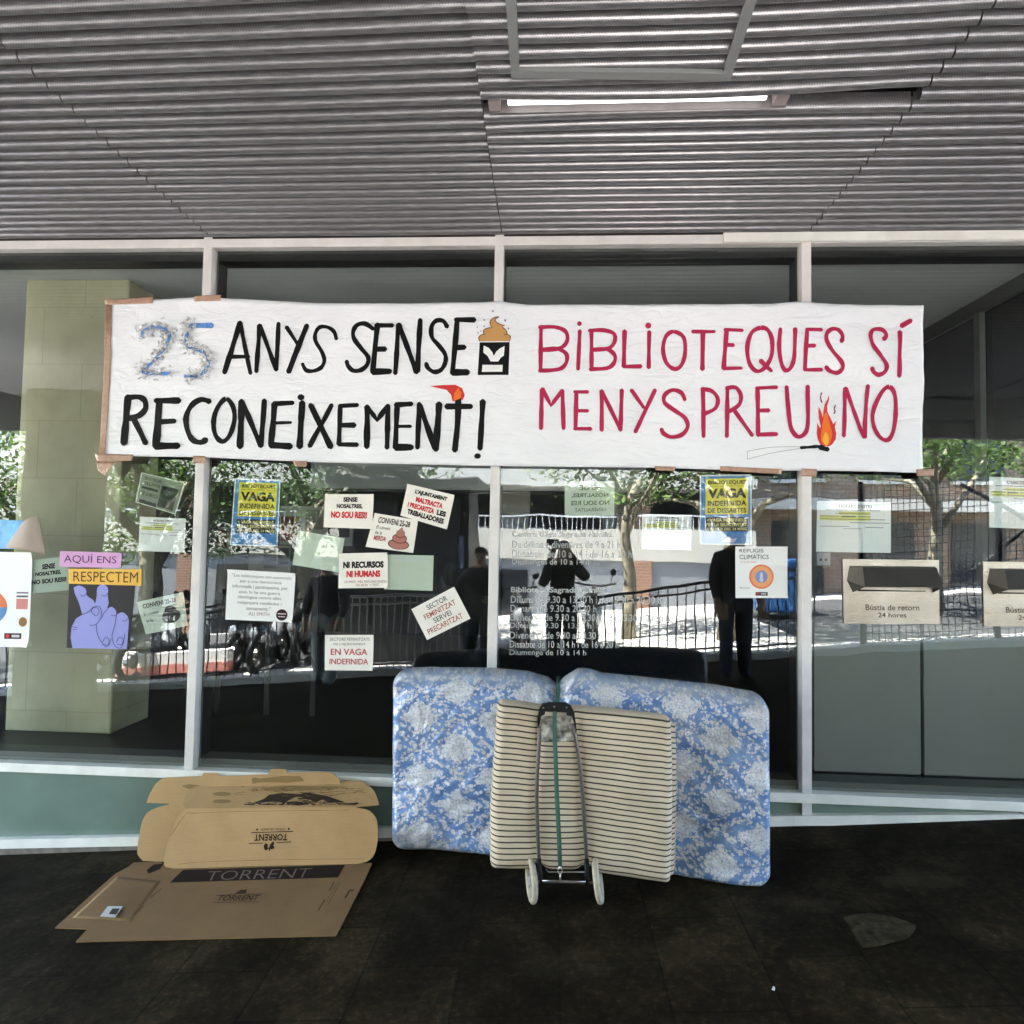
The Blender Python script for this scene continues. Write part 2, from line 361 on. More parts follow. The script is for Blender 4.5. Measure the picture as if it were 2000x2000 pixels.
def stroke(mb, pts, wd, fn, off, smooth=True, jit=0.10, lay=[0]):
    if smooth and len(pts)>2: pts=catmull(pts)
    q=[pts[0]]
    for p in pts[1:]:
        d=math.hypot(p[0]-q[-1][0],p[1]-q[-1][1]); n=max(1,int(d/9))
        a=q[-1]
        for k in range(1,n+1): q.append((a[0]+(p[0]-a[0])*k/n,a[1]+(p[1]-a[1])*k/n))
    lay[0]=(lay[0]+1)%7; off=off+lay[0]*0.00012
    m=len(q); L=[];Rr=[]; ph=random.random()*9
    for i in range(m):
        a=q[max(i-1,0)]; b=q[min(i+1,m-1)]; dx,dy=b[0]-a[0],b[1]-a[1]; l=math.hypot(dx,dy) or 1
        h=wd/2*(1+jit*math.sin(i*0.9+ph)+jit*0.6*random.uniform(-1,1)); nx,ny=-dy/l*h,dx/l*h
        L.append((q[i][0]+nx,q[i][1]+ny)); Rr.append((q[i][0]-nx,q[i][1]-ny))
    def capp(c, tip, k):
        dx,dy=c[0]-tip[0],c[1]-tip[1]; l=math.hypot(dx,dy) or 1; dx/=l;dy/=l; h=wd/2*0.8
        return [(c[0]+dx*h*math.cos(t)-dy*h*math.sin(t), c[1]+dy*h*math.cos(t)+dx*h*math.sin(t)) for t in (-1.2,-0.4,0.4,1.2)]
    vs=[]; fs=[]
    for i in range(m): vs+= [fn(*L[i],off),fn(*Rr[i],off)]
    for i in range(m-1): fs.append((2*i,2*i+1,2*i+3,2*i+2))
    if m>1 and pts[0]!=pts[-1]:
        for end,nb in ((0,1),(m-1,m-2)):
            c=capp(q[end],q[nb],1); b=len(vs); vs+=[fn(*x,off) for x in c]
            side=(2*end,2*end+1) if end else (2*end+1,2*end)
            # order round the cap: whichever side is nearer to the first cap vertex
            if (vs[side[0]]-vs[b]).length>(vs[side[1]]-vs[b]).length: side=side[::-1]
            fs.append((side[0],b,b+1,b+2,b+3,side[1]))
    mb.add(vs,fs)
def blob(mb, c, rx, ry, fn, off, n=14):
    mb.poly([fn(c[0]+rx*math.cos(2*math.pi*k/n)*(1+0.07*math.sin(3*k)),c[1]+ry*math.sin(2*math.pi*k/n),off) for k in range(n)])

# ================================================================== SETTING
g=MB(); N_=40
g.grid(lambda u,v: V((-60+120*u,-85+95*v,gz(-60+120*u)-0.006)),8,8)
def plaza_mat():
    m=mat("sunlit_paving",(0.46,0.44,0.41),0.8); t=NT(m); pos=t.geo()
    br=t.n("ShaderNodeTexBrick",i_Vector=pos,i_Scale=1.0); br.inputs["Mortar Size"].default_value=0.006; br.inputs["Brick Width"].default_value=0.4; br.inputs["Row Height"].default_value=0.4; br.offset=0
    br.inputs["Color1"].default_value=(0.48,0.46,0.43,1); br.inputs["Color2"].default_value=(0.42,0.40,0.38,1); br.inputs["Mortar"].default_value=(0.25,0.24,0.22,1)
    t.set(t.b.inputs["Base Color"],br.outputs["Color"]); return m
tag(g.build("ground",plaza_mat()),kind="structure")
g=MB(); g.grid(lambda u,v: V((-16+32*u,-5.15+5.16*v,gz(-16+32*u))),4,4)
tag(g.build("pavement",m_floor),kind="structure")
g=MB(); g.slopebox(-16,16,-5.42,-5.151,-0.05,0.10); tag(g.build("kerb",mat("kerb_stone",(0.55,0.53,0.49),0.8,var=0.1)),kind="structure")

m_patch=mat("worn_paving",(0.043,0.036,0.023),0.8,var=0.55,vscale=24,bump=0.4,bscale=60,spec=0.06)
pp=[(1646,1792),(1672,1786),(1700,1783),(1722,1787),(1748,1791),(1770,1799),(1789,1806),(1790,1816),(1778,1828),(1764,1838),(1744,1841),(1725,1846),(1704,1851),(1686,1850),(1676,1838),(1664,1820),(1655,1805)]
b=MB(); b.poly([G(x+random.uniform(-2,2),y+random.uniform(-1,1),0.004) for x,y in pp]); tag(b.build("paving_patch",m_patch,tri=True),kind="structure")
m_added_road=mat("added_asphalt",(0.05,0.05,0.052),0.85,var=0.2,vscale=6)  # added dark strips covering the plaza to dim its mirror image
for x0,x1 in ((-30,-0.9),(4.3,30)):
    b=MB(); b.grid(lambda u,v: V((x0+(x1-x0)*u,-12.0+5.75*v,gz(x0+(x1-x0)*u)-0.001)),4,2); tag(b.build("added_dark_road",m_added_road),kind="structure")
# ---------------------------------------------------------------- library building
lib=thing("library_building","glazed ground floor of a library with pale metal mullions and teal base panels","building",(0,0.03,0))
MX=[-5.625,-3.75,-1.875,0,1.875,3.75,5.625]; GY=0.05
for x in MX:
    b=MB(); b.box((x-0.0285,0,gz(x)-0.05),(x+0.0285,0.075,3.64)); b.build("mullion",m_alu,lib,bevel=0.003)
    b=MB(); b.box((x-0.034,0.078,0.2),(x+0.034,0.20,3.62)); b.build("inner_jamb",m_dark,lib)
b=MB(); b.box((-6.5,-0.005,3.543),(6.5,0.062,3.599)); b.build("transom",m_alu,lib,bevel=0.003)
q0=P(1413,463,-0.02); q1=P(2100,463,-0.02)
b=MB(); b.box((q0.x,-0.022,q0.z-0.030),(q1.x+1.5,-0.006,q0.z+0.028)); b.build("cover_strip",m_alu2,lib,bevel=0.002)
b=MB(); b.box((-6.5,-0.012,0.194),(6.5,0.062,0.249)); b.build("sill_rail",m_alu2,lib,bevel=0.003)
b=MB(); b.box((-6.5,0.08,3.49),(6.5,0.20,3.60)); b.build("head_lining",m_dark,lib)
b=MB(); b.box((-6.5,0.064,0.24),(6.5,0.20,0.30)); b.build("inner_sill",mat("inner_sill",(0.10,0.105,0.10),0.5),lib)
# base rail follows the street
pts=[(-420,1653),(0,1640),(270,1634.5),(747,1618),(1551,1594),(2000,1591),(2400,1589)]
def strip(name, ptsA, hpx, y0, y1, m):
    b=MB()
    for i in range(len(ptsA)-1):
        a=P(*ptsA[i],y0); c=P(*ptsA[i+1],y0); h=hpx/319
        vs=[(a.x,y0,a.z-h),(c.x-0.002,y0,c.z-h),(c.x-0.002,y1,c.z-h),(a.x,y1,a.z-h),(a.x,y0,a.z),(c.x-0.002,y0,c.z),(c.x-0.002,y1,c.z),(a.x,y1,a.z)]
        b.add(vs,[(0,3,2,1),(4,5,6,7),(0,1,5,4),(1,2,6,5),(2,3,7,6),(3,0,4,7)])
    return b.build(name,m,lib)
strip("base_rail",pts,18,-0.014,0.03,m_alu2)
strip("plinth",[(x,y+18.6) for x,y in pts],60,-0.006,0.05,m_plinth)
panes=[]
for i in range(len(MX)-1):
    x0,x1=MX[i]+0.0285,MX[i+1]-0.0285
    b=MB(); b.add([(x0,GY,0.249),(x1,GY,0.249),(x1,GY,3.543),(x0,GY,3.543)],[(0,1,2,3)]); panes.append(b.build("glass_pane",m_glass,lib,fix=False))
    b=MB(); b.box((x0,0.032,gz(x0)-0.3),(x1,0.06,0.194)); b.build("base_panel",m_teal,lib)
# interior
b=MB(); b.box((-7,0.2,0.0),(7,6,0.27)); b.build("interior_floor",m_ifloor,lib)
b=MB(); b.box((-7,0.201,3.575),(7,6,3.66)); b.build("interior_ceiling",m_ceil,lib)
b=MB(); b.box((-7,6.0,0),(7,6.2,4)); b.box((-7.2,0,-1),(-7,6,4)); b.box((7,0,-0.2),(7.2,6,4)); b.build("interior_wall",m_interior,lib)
# canopy
can=thing("street_canopy","deep canopy of perforated corrugated metal over the pavement","canopy",(0,-2.4,3.6))
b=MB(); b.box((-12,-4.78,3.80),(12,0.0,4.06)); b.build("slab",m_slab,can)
b=MB(); b.box((-12,-4.95,3.14),(12,-4.79,4.2)); b.build("fascia",m_fascia,can)
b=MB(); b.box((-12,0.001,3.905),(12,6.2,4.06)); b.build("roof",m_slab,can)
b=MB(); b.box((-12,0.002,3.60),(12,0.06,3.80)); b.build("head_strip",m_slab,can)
prof=[(-0.029,0.070),(-0.028,0.034),(-0.024,0.014),(-0.016,0.003),(-0.006,-0.002),(0.004,-0.002),(0.012,0.005),(0.017,0.018),(0.019,0.040),(0.019,0.080)]
edges=[-9.4,-7.5,-5.625,-3.75,-1.875,0,1.875,3.75,5.625,7.5,9.4]
def bay_dz(i, s, y):
    c=max(0,min(1,(-y-0.7)/1.6))
    if i==3: return 0.050*s*c
    if i==4: return (0.046+0.050*s)*c
    if i==5: return (0.046*max(0,(s-0.45)/0.55)**1.5-0.012)*c
    if i==6: return 0.031*c
    return 0.02*s*c
for i in range(len(edges)-1):
    x0,x1=edges[i]+0.018,edges[i+1]+0.018-0.006
    rb=MB(); rng=random.Random(i)
    for k in range(58):
        y=-0.02-0.0808*k
        if i==5 and k==15: continue
        j1,j2=rng.uniform(-0.0015,0.0015),rng.uniform(-0.0015,0.0015); n=22; vs=[]
        for a in range(n+1):
            s=a/n; x=x0+(x1-x0)*s; dz=bay_dz(i,s,y)+j1+(j2-j1)*s+0.0006*math.sin(7*s+k)
            if i==5 and k in (13,14): dz+=0.012*math.sin(math.pi*s)
            if i==5 and k==16: dz-=0.016*math.sin(math.pi*min(1,s*1.1))
            for (py_,pz_) in prof: vs.append((x,y+py_,3.608+dz+pz_))
        m=len(prof); rb.add(vs,[(a*m+c,(a+1)*m+c,(a+1)*m+c+1,a*m+c+1) for a in range(n) for c in range(m-1)])
    rb.build("ceiling_panel",m_rib,can,smooth=True,fix=False)
# inspection hatch frame
hf=thing("hatch_frame","grey flat metal frame screwed under the ribbed ceiling above the light","frame",(0.55,-2.0,3.58))
zz=3.592
A,B_,C_,D_=Z(1006,142,zz),Z(1420,147,zz),Z(1474,-20,zz),Z(997,-20,zz)
def bar(a,b,wd,z0,z1):
    d=(b-a); d.z=0; d.normalize(); n=V((-d.y,d.x,0))*wd/2; m=MB()
    m.add([a+n+V((0,0,z0)),b+n+V((0,0,z0)),b-n+V((0,0,z0)),a-n+V((0,0,z0)),a+n+V((0,0,z1)),b+n+V((0,0,z1)),b-n+V((0,0,z1)),a-n+V((0,0,z1))],
      [(0,3,2,1),(4,5,6,7),(0,1,5,4),(1,2,6,5),(2,3,7,6),(3,0,4,7)]); return m
m_grey=mat("grey_frame_paint",(0.20,0.205,0.205),0.55)
bar(D_,A,0.036,-0.006,0.012).build("side_bar",m_grey,hf); bar(C_,B_,0.036,-0.006,0.012).build("side_bar",m_grey,hf)
dv=(B_-A).normalized()*0.018
bar(A-dv,B_+dv,0.044,-0.009,0.009).build("front_bar",m_grey,hf); bar(D_-dv,C_+dv,0.044,-0.009,0.009).build("rear_bar",m_grey,hf)
# lamp
l0=Z(952,196,3.625); l1=Z(1546,180,3.625)
lamp=thing("ceiling_lamp","long fluorescent trough lamp set in a gap between the ceiling ribs","lamp",((l0.x+l1.x)/2,l0.y,3.64))
ly=-1.245
b=MB(); b.box((l0.x,ly-0.045,3.62),(l1.x,ly-0.041,3.70)); b.box((l0.x,ly+0.034,3.605),(l1.x,ly+0.038,3.70)); b.box((l0.x,ly-0.045,3.70),(l1.x,ly+0.04,3.704)); b.build("trough",mat("lamp_trough",(0.13,0.115,0.115),0.5,var=0.2,vscale=9),lamp)
for x0,x1 in ((l0.x+0.004,l0.x+0.055),(l1.x-0.06,l1.x-0.004)):
    b=MB(); b.box((x0,ly-0.038,3.612),(x1,ly+0.030,3.69)); b.build("end_cap",mat("lamp_end",(0.30,0.25,0.245),0.55),lamp)
me_=mat("lamp_tube",(0.9,0.9,0.9),0.4); NT(me_).b.inputs["Emission Color"].default_value=(1,0.99,0.96,1); NT(me_).b.inputs["Emission Strength"].default_value=0.16
b=MB(); b.tube([(l0.x+0.09,ly-0.020,3.626),(l1.x-0.10,ly-0.020,3.626)],0.018,14); b.build("tube",me_,lamp,smooth=True)

# ---------------------------------------------------------------- things inside the library
mc=mat("green_painted_block",(0.36,0.40,0.25),0.75); t=NT(mc); pos=t.geo()
mp=t.n("ShaderNodeMapping",i_Vector=pos,i_Rotation=(math.radians(90),0,0)).outputs[0]
br=t.n("ShaderNodeTexBrick",i_Vector=mp,i_Scale=1.0); br.inputs["Mortar Size"].default_value=0.003; br.inputs["Brick Width"].default_value=0.62; br.inputs["Row Height"].default_value=0.42
for k,c in (("Color1",(0.47,0.455,0.315,1)),("Color2",(0.46,0.45,0.31,1)),("Mortar",(0.36,0.35,0.235,1))): br.inputs[k].default_value=c
ch=t.ramp(t.noise(pos,11,5,0.7),[(0.70,(0,)*3),(0.74,(1,)*3)])
mot=t.n('ShaderNodeMix',data_type='RGBA',blend_type='MULTIPLY'); mot.inputs[0].default_value=1; t.set(mot.inputs[6],br.outputs['Color']); t.set(mot.inputs[7],t.ramp(t.noise(pos,3.0,5),[(0.3,(0.82,0.82,0.80)),(0.65,(1.05,1.05,1.05))]))
t.set(t.b.inputs['Base Color'],t.mix(t.m('MULTIPLY',ch,0.5),mot.outputs[2],(0.16,0.16,0.11)))
c0=P(8,1440,0.58); c1=P(215,1440,0.58)
b=MB(); b.box((c0.x,0.58,0.271),(c1.x,1.04,3.573)); tag(b.build("column",mc,bevel=0.012),"pale green painted block column inside the leftmost window","column")
def inside_box(name, label, cat, x0, y0, x1, y1, Y, dep, m, group=None):
    a=P(x0,y1,Y); c=P(x1,y0,Y); b=MB(); b.box((a.x,Y,a.z),(c.x,Y+dep,c.z)); return tag(b.build(name,m,bevel=0.004),label,cat,group)
m_cab=mat("cabinet_panel",(0.20,0.21,0.19),0.5,var=0.04,vscale=3)
for k,(x0,x1,lb) in enumerate(((1590,1797,"grey green book return cabinet behind the glass under the whole metal slot plate"),(1806,2003,"grey green book return cabinet behind the glass cut by the right edge"))):
    a=P(x0,1527,0.24); c=P(x1,1219,0.24)
    cb=thing("book_return_cabinet",lb,"cabinet",((a.x+c.x)/2,0.4,0.27),"book return cabinets")
    b=MB(); b.box((a.x,0.24,0.272+0.03),(c.x,0.62,c.z)); b.build("body",m_cab,cb,bevel=0.004)
    b=MB(); b.box((a.x+0.02,0.28,0.271),(c.x-0.02,0.60,0.301)); b.build("kick_board",m_dark,cb)
m_blind=mat("grey_blind",(0.27,0.30,0.295),0.8,var=0.03,vscale=2)
rb_=thing("projection_screen","grey pulled down screen hanging inside the library behind the banner","screen",(0,0.62,3.3))
a=P(606,953,0.62); c=P(1262,820,0.62)
b=MB(); b.box((a.x,0.62,a.z),(c.x,0.63,3.3)); b.build("sheet",m_blind,rb_)
b=MB(); b.tube([(a.x-0.03,0.625,3.33),(c.x+0.03,0.625,3.33)],0.04,12); b.build("roller",m_dark,rb_,smooth=True)
b=MB(); b.tube([(a.x,0.625,a.z-0.012),(c.x,0.625,a.z-0.012)],0.012,8); b.build("bottom_bar",m_dark,rb_,smooth=True)
# display boards
m_board=mat("display_board",(0.24,0.25,0.25),0.6)
for (x0,y0,x1,y1,lb,posters) in ((545,990,690,1064,"grey display board inside with a dark red picture behind the left strike poster",((0.03,0.25,0.28,0.9,(0.16,0.03,0.03)),(0.36,0.08,0.60,0.6,(0.12,0.12,0.12)),(0.66,0.1,0.95,0.8,(0.02,0.02,0.022)))),
                               (484,1066,566,1118,"lower grey display board inside above the quote poster",((0.38,0.12,0.68,0.85,(0.10,0.10,0.10)),(0.72,0.08,0.98,0.7,(0.07,0.07,0.075)))),
                               (415,1030,446,1075,"small dark red picture board inside beside the left strike poster",((0.1,0.1,0.9,0.9,(0.09,0.012,0.014)),))):
    a=P(x0,y1,1.2); c=P(x1,y0,1.2); th=thing("display_board",lb,"board",((a.x+c.x)/2,1.2,0.272),"display boards inside")
    b=MB(); b.box((a.x,1.2,a.z),(c.x,1.23,c.z)); b.build("panel",m_board,th,bevel=0.004)
    b=MB(); b.box(((a.x+c.x)/2-0.02,1.235,0.272),((a.x+c.x)/2+0.02,1.265,c.z)); b.build("stand",m_dark,th)
    sh=Sheet([(x0,y0),(x1,y0),(x1,y1),(x0,y1)],lambda px,py,off: P(px,py,1.2-off))
    for (s0,t0,s1,t1,cc) in posters:
        b=MB(); sh.rect(b,(s0,t0,s1,t1),0.004); b.build("picture",ink(cc,0.5),th)
# inner glazed partition on the right
pt=thing("glazed_partition","dark framed glass partition running back inside the right window","partition",(3.54,3,0.271))
m_dglass=mat("dark_partition_glass",(0.016,0.020,0.019),0.06)
b=MB(); b.box((3.54,0.215,0.30),(3.55,5.9,3.46)); b.build("dark_glass",m_dglass,pt)
b=MB(); b.box((3.51,0.21,3.462),(3.58,5.95,3.572)); b.box((3.51,0.21,0.272),(3.58,5.95,0.298)); b.build("frame_rail",mat("partition_rail",(0.10,0.105,0.105),0.5),pt)
for yy in (1.0,2.6,4.2):
    b=MB(); b.box((3.495,yy,0.30),(3.536,yy+0.07,3.46)); b.build("frame_post",mat("partition_post",(0.16,0.175,0.17),0.45),pt)
# glass door lock plate
dl=inside_box("door_lock_plate","grey lock plate with two dark holes inside the right window below the info sheet","lock",1595,1079,1622,1105,0.09,0.02,mat("lock_grey",(0.20,0.21,0.24),0.4,metal=0.4))
b=MB(); sh=Sheet([(1595,1079),(1622,1079),(1622,1105),(1595,1105)],lambda px,py,off:P(px,py,0.09-off))
sh.disc(b,(0.3,0.55),0.10,0.10,0.002); sh.disc(b,(0.68,0.55),0.10,0.10,0.002); b.build("keyhole",ink(BLACK),dl)

# ================================================================== BANNER
BY=-0.020
def bsurf(x, z):
    n=noise.noise(V((x*1.3,z*2.2,3.1)))*0.014+noise.noise(V((x*4+z*5,z*3-x*2,7.7)))*0.008+0.004*noise.noise(V((x*9-z*12,z*9+x*4,1.2)))
    n+=0.011*math.sin((x*1.1+z*2.3)*4.0)*max(0,min(1,(x-1.2)/1.0))
    n-= 0.012*abs(math.sin(math.pi*(x/1.875)))*-0.6
    return BY-abs(0.0)-0.010+n*0.9
def bfn(px,py,off): q=P(px,py,BY-0.01); return V((q.x,bsurf(q.x,q.z)-off,q.z))
ban=thing("protest_banner","long white paper banner with hand painted black and red slogans taped across the windows","banner",(0,BY,2.8))
topl=[(217,587),(300,585),(402,579),(440,583),(619,591),(800,591.5),(944,590),(974,587.5),(1028,593.5),(1200,594),(1506,593.5),(1561,589.5),(1600,592),(1700,594),(1806,595)]
botl=[(206,889),(261,891),(398,893),(460,896),(605,902),(780,906),(957,910),(980,910),(1267,913),(1404,917),(1520,919),(1578,919),(1700,921),(1803,924)]
def plerp(pl,x):
    for i in range(len(pl)-1):
        if x<=pl[i+1][0] or i==len(pl)-2:
            a,b=pl[i],pl[i+1]; return a[1]+(b[1]-a[1])*(x-a[0])/(b[0]-a[0])
def bgrid(u,v):
    xt=217+(1806-217)*u; xb=206+(1803-206)*u
    x=xt+(xb-xt)*v+ (3.0*math.sin(v*math.pi) if u<0.001 else 0)
    y=plerp(topl,xt)*(1-v)+plerp(botl,xb)*v
    return bfn(x,y,0)
b=MB(); b.grid(bgrid,260,50); b.build("cloth",m_banner,ban,smooth=True,fix=False,solid=0.0008)
def T(ox,oy,s): return lambda pts:[(ox+a*s,oy+c*s) for a,c in pts]
R3,R4,R5,R6=T(0,440,.3623),T(380,560,.3416),T(960,560,.3416),T(1500,440,.2588)
K=MB(); O=0.0028
def ks(tr,scl,strokes,mb):
    for st in strokes:
        wd=st[0]*scl*1.17; stroke(mb,tr(st[1]),wd,bfn,O,len(st)<3)
ST='s'
ks(R4,.3416,[(26,[(260,205),(172,490)]),(22,[(260,205),(320,495)]),(20,[(190,400),(310,400)]),
 (22,[(370,220),(355,485)]),(22,[(372,220),(465,470)]),(22,[(480,210),(465,475)]),
 (20,[(525,230),(590,330)]),(26,[(640,220),(535,485)]),
 (20,[(808,295),(795,255),(760,230),(715,230),(690,265),(690,310),(725,370),(738,420),(720,460),(675,480),(635,475),(615,440)]),
 (22,[(1020,240),(975,210),(930,215),(905,250),(910,295),(950,350),(990,400),(985,445),(950,475),(905,478),(875,450),(868,425)]),
 (24,[(1040,220),(1130,220)]),(26,[(1045,215),(1030,350),(1018,485)]),(24,[(1030,355),(1090,355)]),(32,[(1018,485),(1115,483)]),
 (24,[(1165,215),(1148,495)]),(26,[(1168,215),(1270,490)]),(26,[(1290,190),(1275,485)]),
 (22,[(1445,230),(1420,195),(1380,195),(1355,230),(1358,290),(1395,335),(1432,385),(1435,430),(1410,475),(1370,488),(1335,465),(1325,440)]),
 (26,[(1495,190),(1600,190)]),(26,[(1502,190),(1490,340),(1475,490)]),(24,[(1490,350),(1545,347)]),(34,[(1475,490),(1560,490)]),
 (24,[(180,640),(130,690),(108,770),(120,850),(160,885),(200,850),(225,770),(220,690),(180,640)]),
 (32,[(268,655),(260,915)]),(26,[(272,660),(378,910)]),(26,[(398,650),(378,910)]),
 (24,[(450,668),(558,662)]),(30,[(455,668),(435,900)]),(16,[(440,778),(548,775)]),(34,[(435,905),(545,912)]),
 (30,[(612,660),(598,915)]),(28,[(660,675),(775,915)]),(24,[(780,675),(655,910)]),
 (20,[(825,680),(930,675)]),(24,[(830,680),(822,900)]),(26,[(825,790),(912,790)]),(22,[(822,900),(930,903)]),
 (30,[(985,685),(985,915)]),(24,[(985,685),(1042,760),(1105,680)],ST),(26,[(1105,680),(1100,920)]),
 (26,[(1150,675),(1240,670)]),(26,[(1158,675),(1148,920)]),(18,[(1150,798),(1235,798)]),(32,[(1148,918),(1240,918)]),
 (26,[(1285,670),(1275,920)]),(28,[(1288,680),(1375,925)]),(32,[(1398,670),(1380,930)]),
 (28,[(1440,685),(1580,685)]),(30,[(1508,640),(1505,760),(1488,935)]),(28,[(1648,655),(1632,925)])],K)
ks(R3,.3623,[(32,[(690,925),(668,1175)]),(26,[(690,930),(745,925),(780,945),(785,990),(750,1025),(695,1040)]),(26,[(715,1035),(785,1175)]),
 (28,[(840,945),(965,945)]),(34,[(860,945),(850,1060),(838,1190)]),(26,[(850,1060),(940,1055)]),(34,[(838,1190),(955,1188)]),
 (26,[(1130,950),(1085,940),(1035,970),(1005,1030),(1008,1100),(1035,1155),(1080,1170),(1110,1155)])],K)
for c,r in ((R4([(605,630)])[0],7),(R4([(1618,968)])[0],6.5)): blob(K,c,r,r*0.85,bfn,O)
# burnt match at the right
K.build("black_lettering",ink(BLACK,0.5),ban); K=MB()
ks(R6,.2588,[(20,[(245,1680),(310,1676),(375,1672),(415,1688)])],K)
stroke(K,R6([(385,1675),(420,1688),(445,1693)]),9.5,bfn,O+0.0003)
K.build("drawn_match",ink(BLACK,0.5),ban)
Rd=MB()
ks(R5,.3416,[(20,[(283,230),(280,480)]),(20,[(275,230),(360,228),(420,250),(435,295),(415,335),(370,355),(285,360)]),(20,[(285,360),(370,352),(425,380),(430,425),(400,465),(340,478),(275,480)]),
 (20,[(505,250),(495,470)]),(20,[(572,250),(572,470)]),(20,[(560,248),(640,245),(700,265),(705,310),(670,350),(580,360)]),(20,[(580,360),(660,355),(705,390),(700,435),(660,465),(565,470)]),
 (22,[(762,250),(757,455)]),(20,[(757,455),(855,453)]),(20,[(903,255),(900,460)]),
 (20,[(1045,255),(1000,280),(982,350),(1000,430),(1045,468),(1085,450),(1108,380),(1100,290),(1045,255)]),
 (18,[(1150,255),(1275,255)]),(22,[(1210,260),(1208,470)]),
 (18,[(1335,245),(1435,248)]),(22,[(1345,248),(1330,465)]),(18,[(1340,330),(1385,332)]),(18,[(1330,465),(1430,463)]),
 (21,[(1540,235),(1490,260),(1465,340),(1475,430),(1515,480),(1560,465),(1600,400),(1605,310),(1580,250),(1540,235)]),(20,[(1540,420),(1600,480)]),
 (21,[(288,590),(283,810)]),(20,[(290,585),(340,680),(405,595)],ST),(21,[(405,595),(412,810)]),
 (18,[(475,602),(550,602)]),(21,[(485,605),(480,810)]),(18,[(480,710),(550,710)]),(19,[(475,812),(568,812)]),
 (21,[(630,595),(630,820)]),(20,[(632,600),(735,815)]),(20,[(745,590),(737,820)]),(18,[(800,590),(870,690)]),(20,[(935,590),(822,830)]),
 (21,[(1105,645),(1085,605),(1035,590),(990,620),(990,665),(1050,710),(1105,750),(1122,800),(1090,845),(1030,860),(985,840),(972,815)]),
 (21,[(1210,585),(1213,855)]),(20,[(1205,583),(1260,595),(1295,640),(1280,695),(1220,725)]),
 (21,[(1350,575),(1347,855)]),(20,[(1345,580),(1395,575),(1425,620),(1415,675),(1355,715)]),(20,[(1385,700),(1490,850)]),
 (18,[(1515,580),(1630,575)]),(21,[(1520,580),(1525,850)]),(18,[(1520,708),(1585,708)]),(20,[(1525,845),(1630,843)])],Rd)
ks(R6,.2588,[(27,[(90,785),(85,930),(105,1050),(135,1095),(175,1070),(200,980),(200,785)]),(24,[(285,790),(400,792)]),(27,[(290,790),(280,1090)]),(24,[(285,910),(350,910)]),(24,[(280,1090),(405,1090)]),
 (27,[(550,880),(560,835),(530,790),(480,785),(440,820),(440,880),(490,960),(550,1030),(560,1080),(520,1115),(465,1100),(438,1070)]),
 (27,[(875,860),(895,825),(865,785),(800,785),(775,830),(790,900),(845,980),(890,1050),(880,1105),(835,1130),(795,1110),(780,1080)]),
 (28,[(1000,800),(988,1140)]),(32,[(1015,755),(1085,715)]),
 (28,[(140,1220),(150,1400),(170,1530),(215,1595),(265,1580),(295,1500),(300,1215)]),
 (27,[(585,1230),(570,1590)]),(27,[(590,1230),(720,1600)]),(27,[(755,1210),(730,1600)]),
 (28,[(915,1220),(860,1260),(800,1400),(805,1520),(850,1600),(905,1620),(950,1560),(970,1420),(960,1280),(915,1220)])],Rd)
for c,r in ((R5([(503,207)])[0],4.6),(R5([(897,220)])[0],6)): blob(Rd,c,r,r,bfn,O)
Rd.build("red_lettering",ink((0.40,0.022,0.075),0.5),ban)
# small drawings: cup with swirl, flames, pencilled match
U=T(920,600,0.08278)
def fillpoly(mb, pts, off, smooth=False):
    if smooth: pts=catmull(pts+[pts[0]],4)[:-1]
    from mathutils.geometry import tessellate_polygon
    tri=[[pts[i] for i in t_] for t_ in tessellate_polygon([[V((x,y,0)) for x,y in pts]])]
    for _ in range(3):
        nx_=[]
        for a,b,c in tri:
            if max(math.dist(a,b),math.dist(b,c),math.dist(c,a))<7: nx_.append([a,b,c]); continue
            m=lambda p,q: ((p[0]+q[0])/2,(p[1]+q[1])/2)
            ab,bc,ca=m(a,b),m(b,c),m(c,a); nx_+=[[a,ab,ca],[ab,b,bc],[ca,bc,c],[ab,bc,ca]]
        tri=nx_
    ix={}; vs=[]; fs=[]
    for t_ in tri:
        f=[]
        for p in t_:
            k=(round(p[0],3),round(p[1],3))
            if k not in ix: ix[k]=len(vs); vs.append(bfn(p[0],p[1],off))
            f.append(ix[k])
        fs.append(tuple(f))
    mb.add(vs,fs)
b=MB(); fillpoly(b,U([(205,830),(910,820),(885,1600),(160,1605)]),0.0022); b.build("drawn_cup",ink(BLACK,0.5),ban,tri=True)
b=MB(); fillpoly(b,U([(300,905),(420,960),(500,1060),(540,1150),(590,1050),(680,970),(790,915),(775,1140),(700,1190),(640,1280),(460,1280),(390,1150),(290,1070)]),0.0034)
fillpoly(b,U([(272,1365),(748,1362),(740,1525),(258,1530)]),0.0034); b.build("drawn_emblem",ink((0.78,0.78,0.79),0.5),ban,tri=True)
b=MB(); fillpoly(b,U([(200,800),(180,730),(225,660),(290,620),(300,540),(400,490),(480,480),(450,400),(470,300),(560,240),(660,232),(575,290),(600,360),(700,410),(790,430),(740,470),(830,550),(850,620),(930,680),(920,760),(905,800)]),0.0024)
b.build("drawn_swirl",ink((0.50,0.27,0.10),0.6),ban,tri=True)
b=MB()
for pl in ([(200,800),(180,730),(225,660),(330,630)],[(290,620),(300,540),(400,490),(490,480),(450,400),(470,300),(560,240),(660,232),(570,290),(600,360),(700,410),(790,430)],[(740,470),(830,550),(850,640),(780,640)],[(850,640),(930,690),(905,800)]):
    stroke(b,U(pl),1.5,bfn,0.0036)
b.build("swirl_outline",ink((0.11,0.045,0.03),0.6),ban)
b=MB()
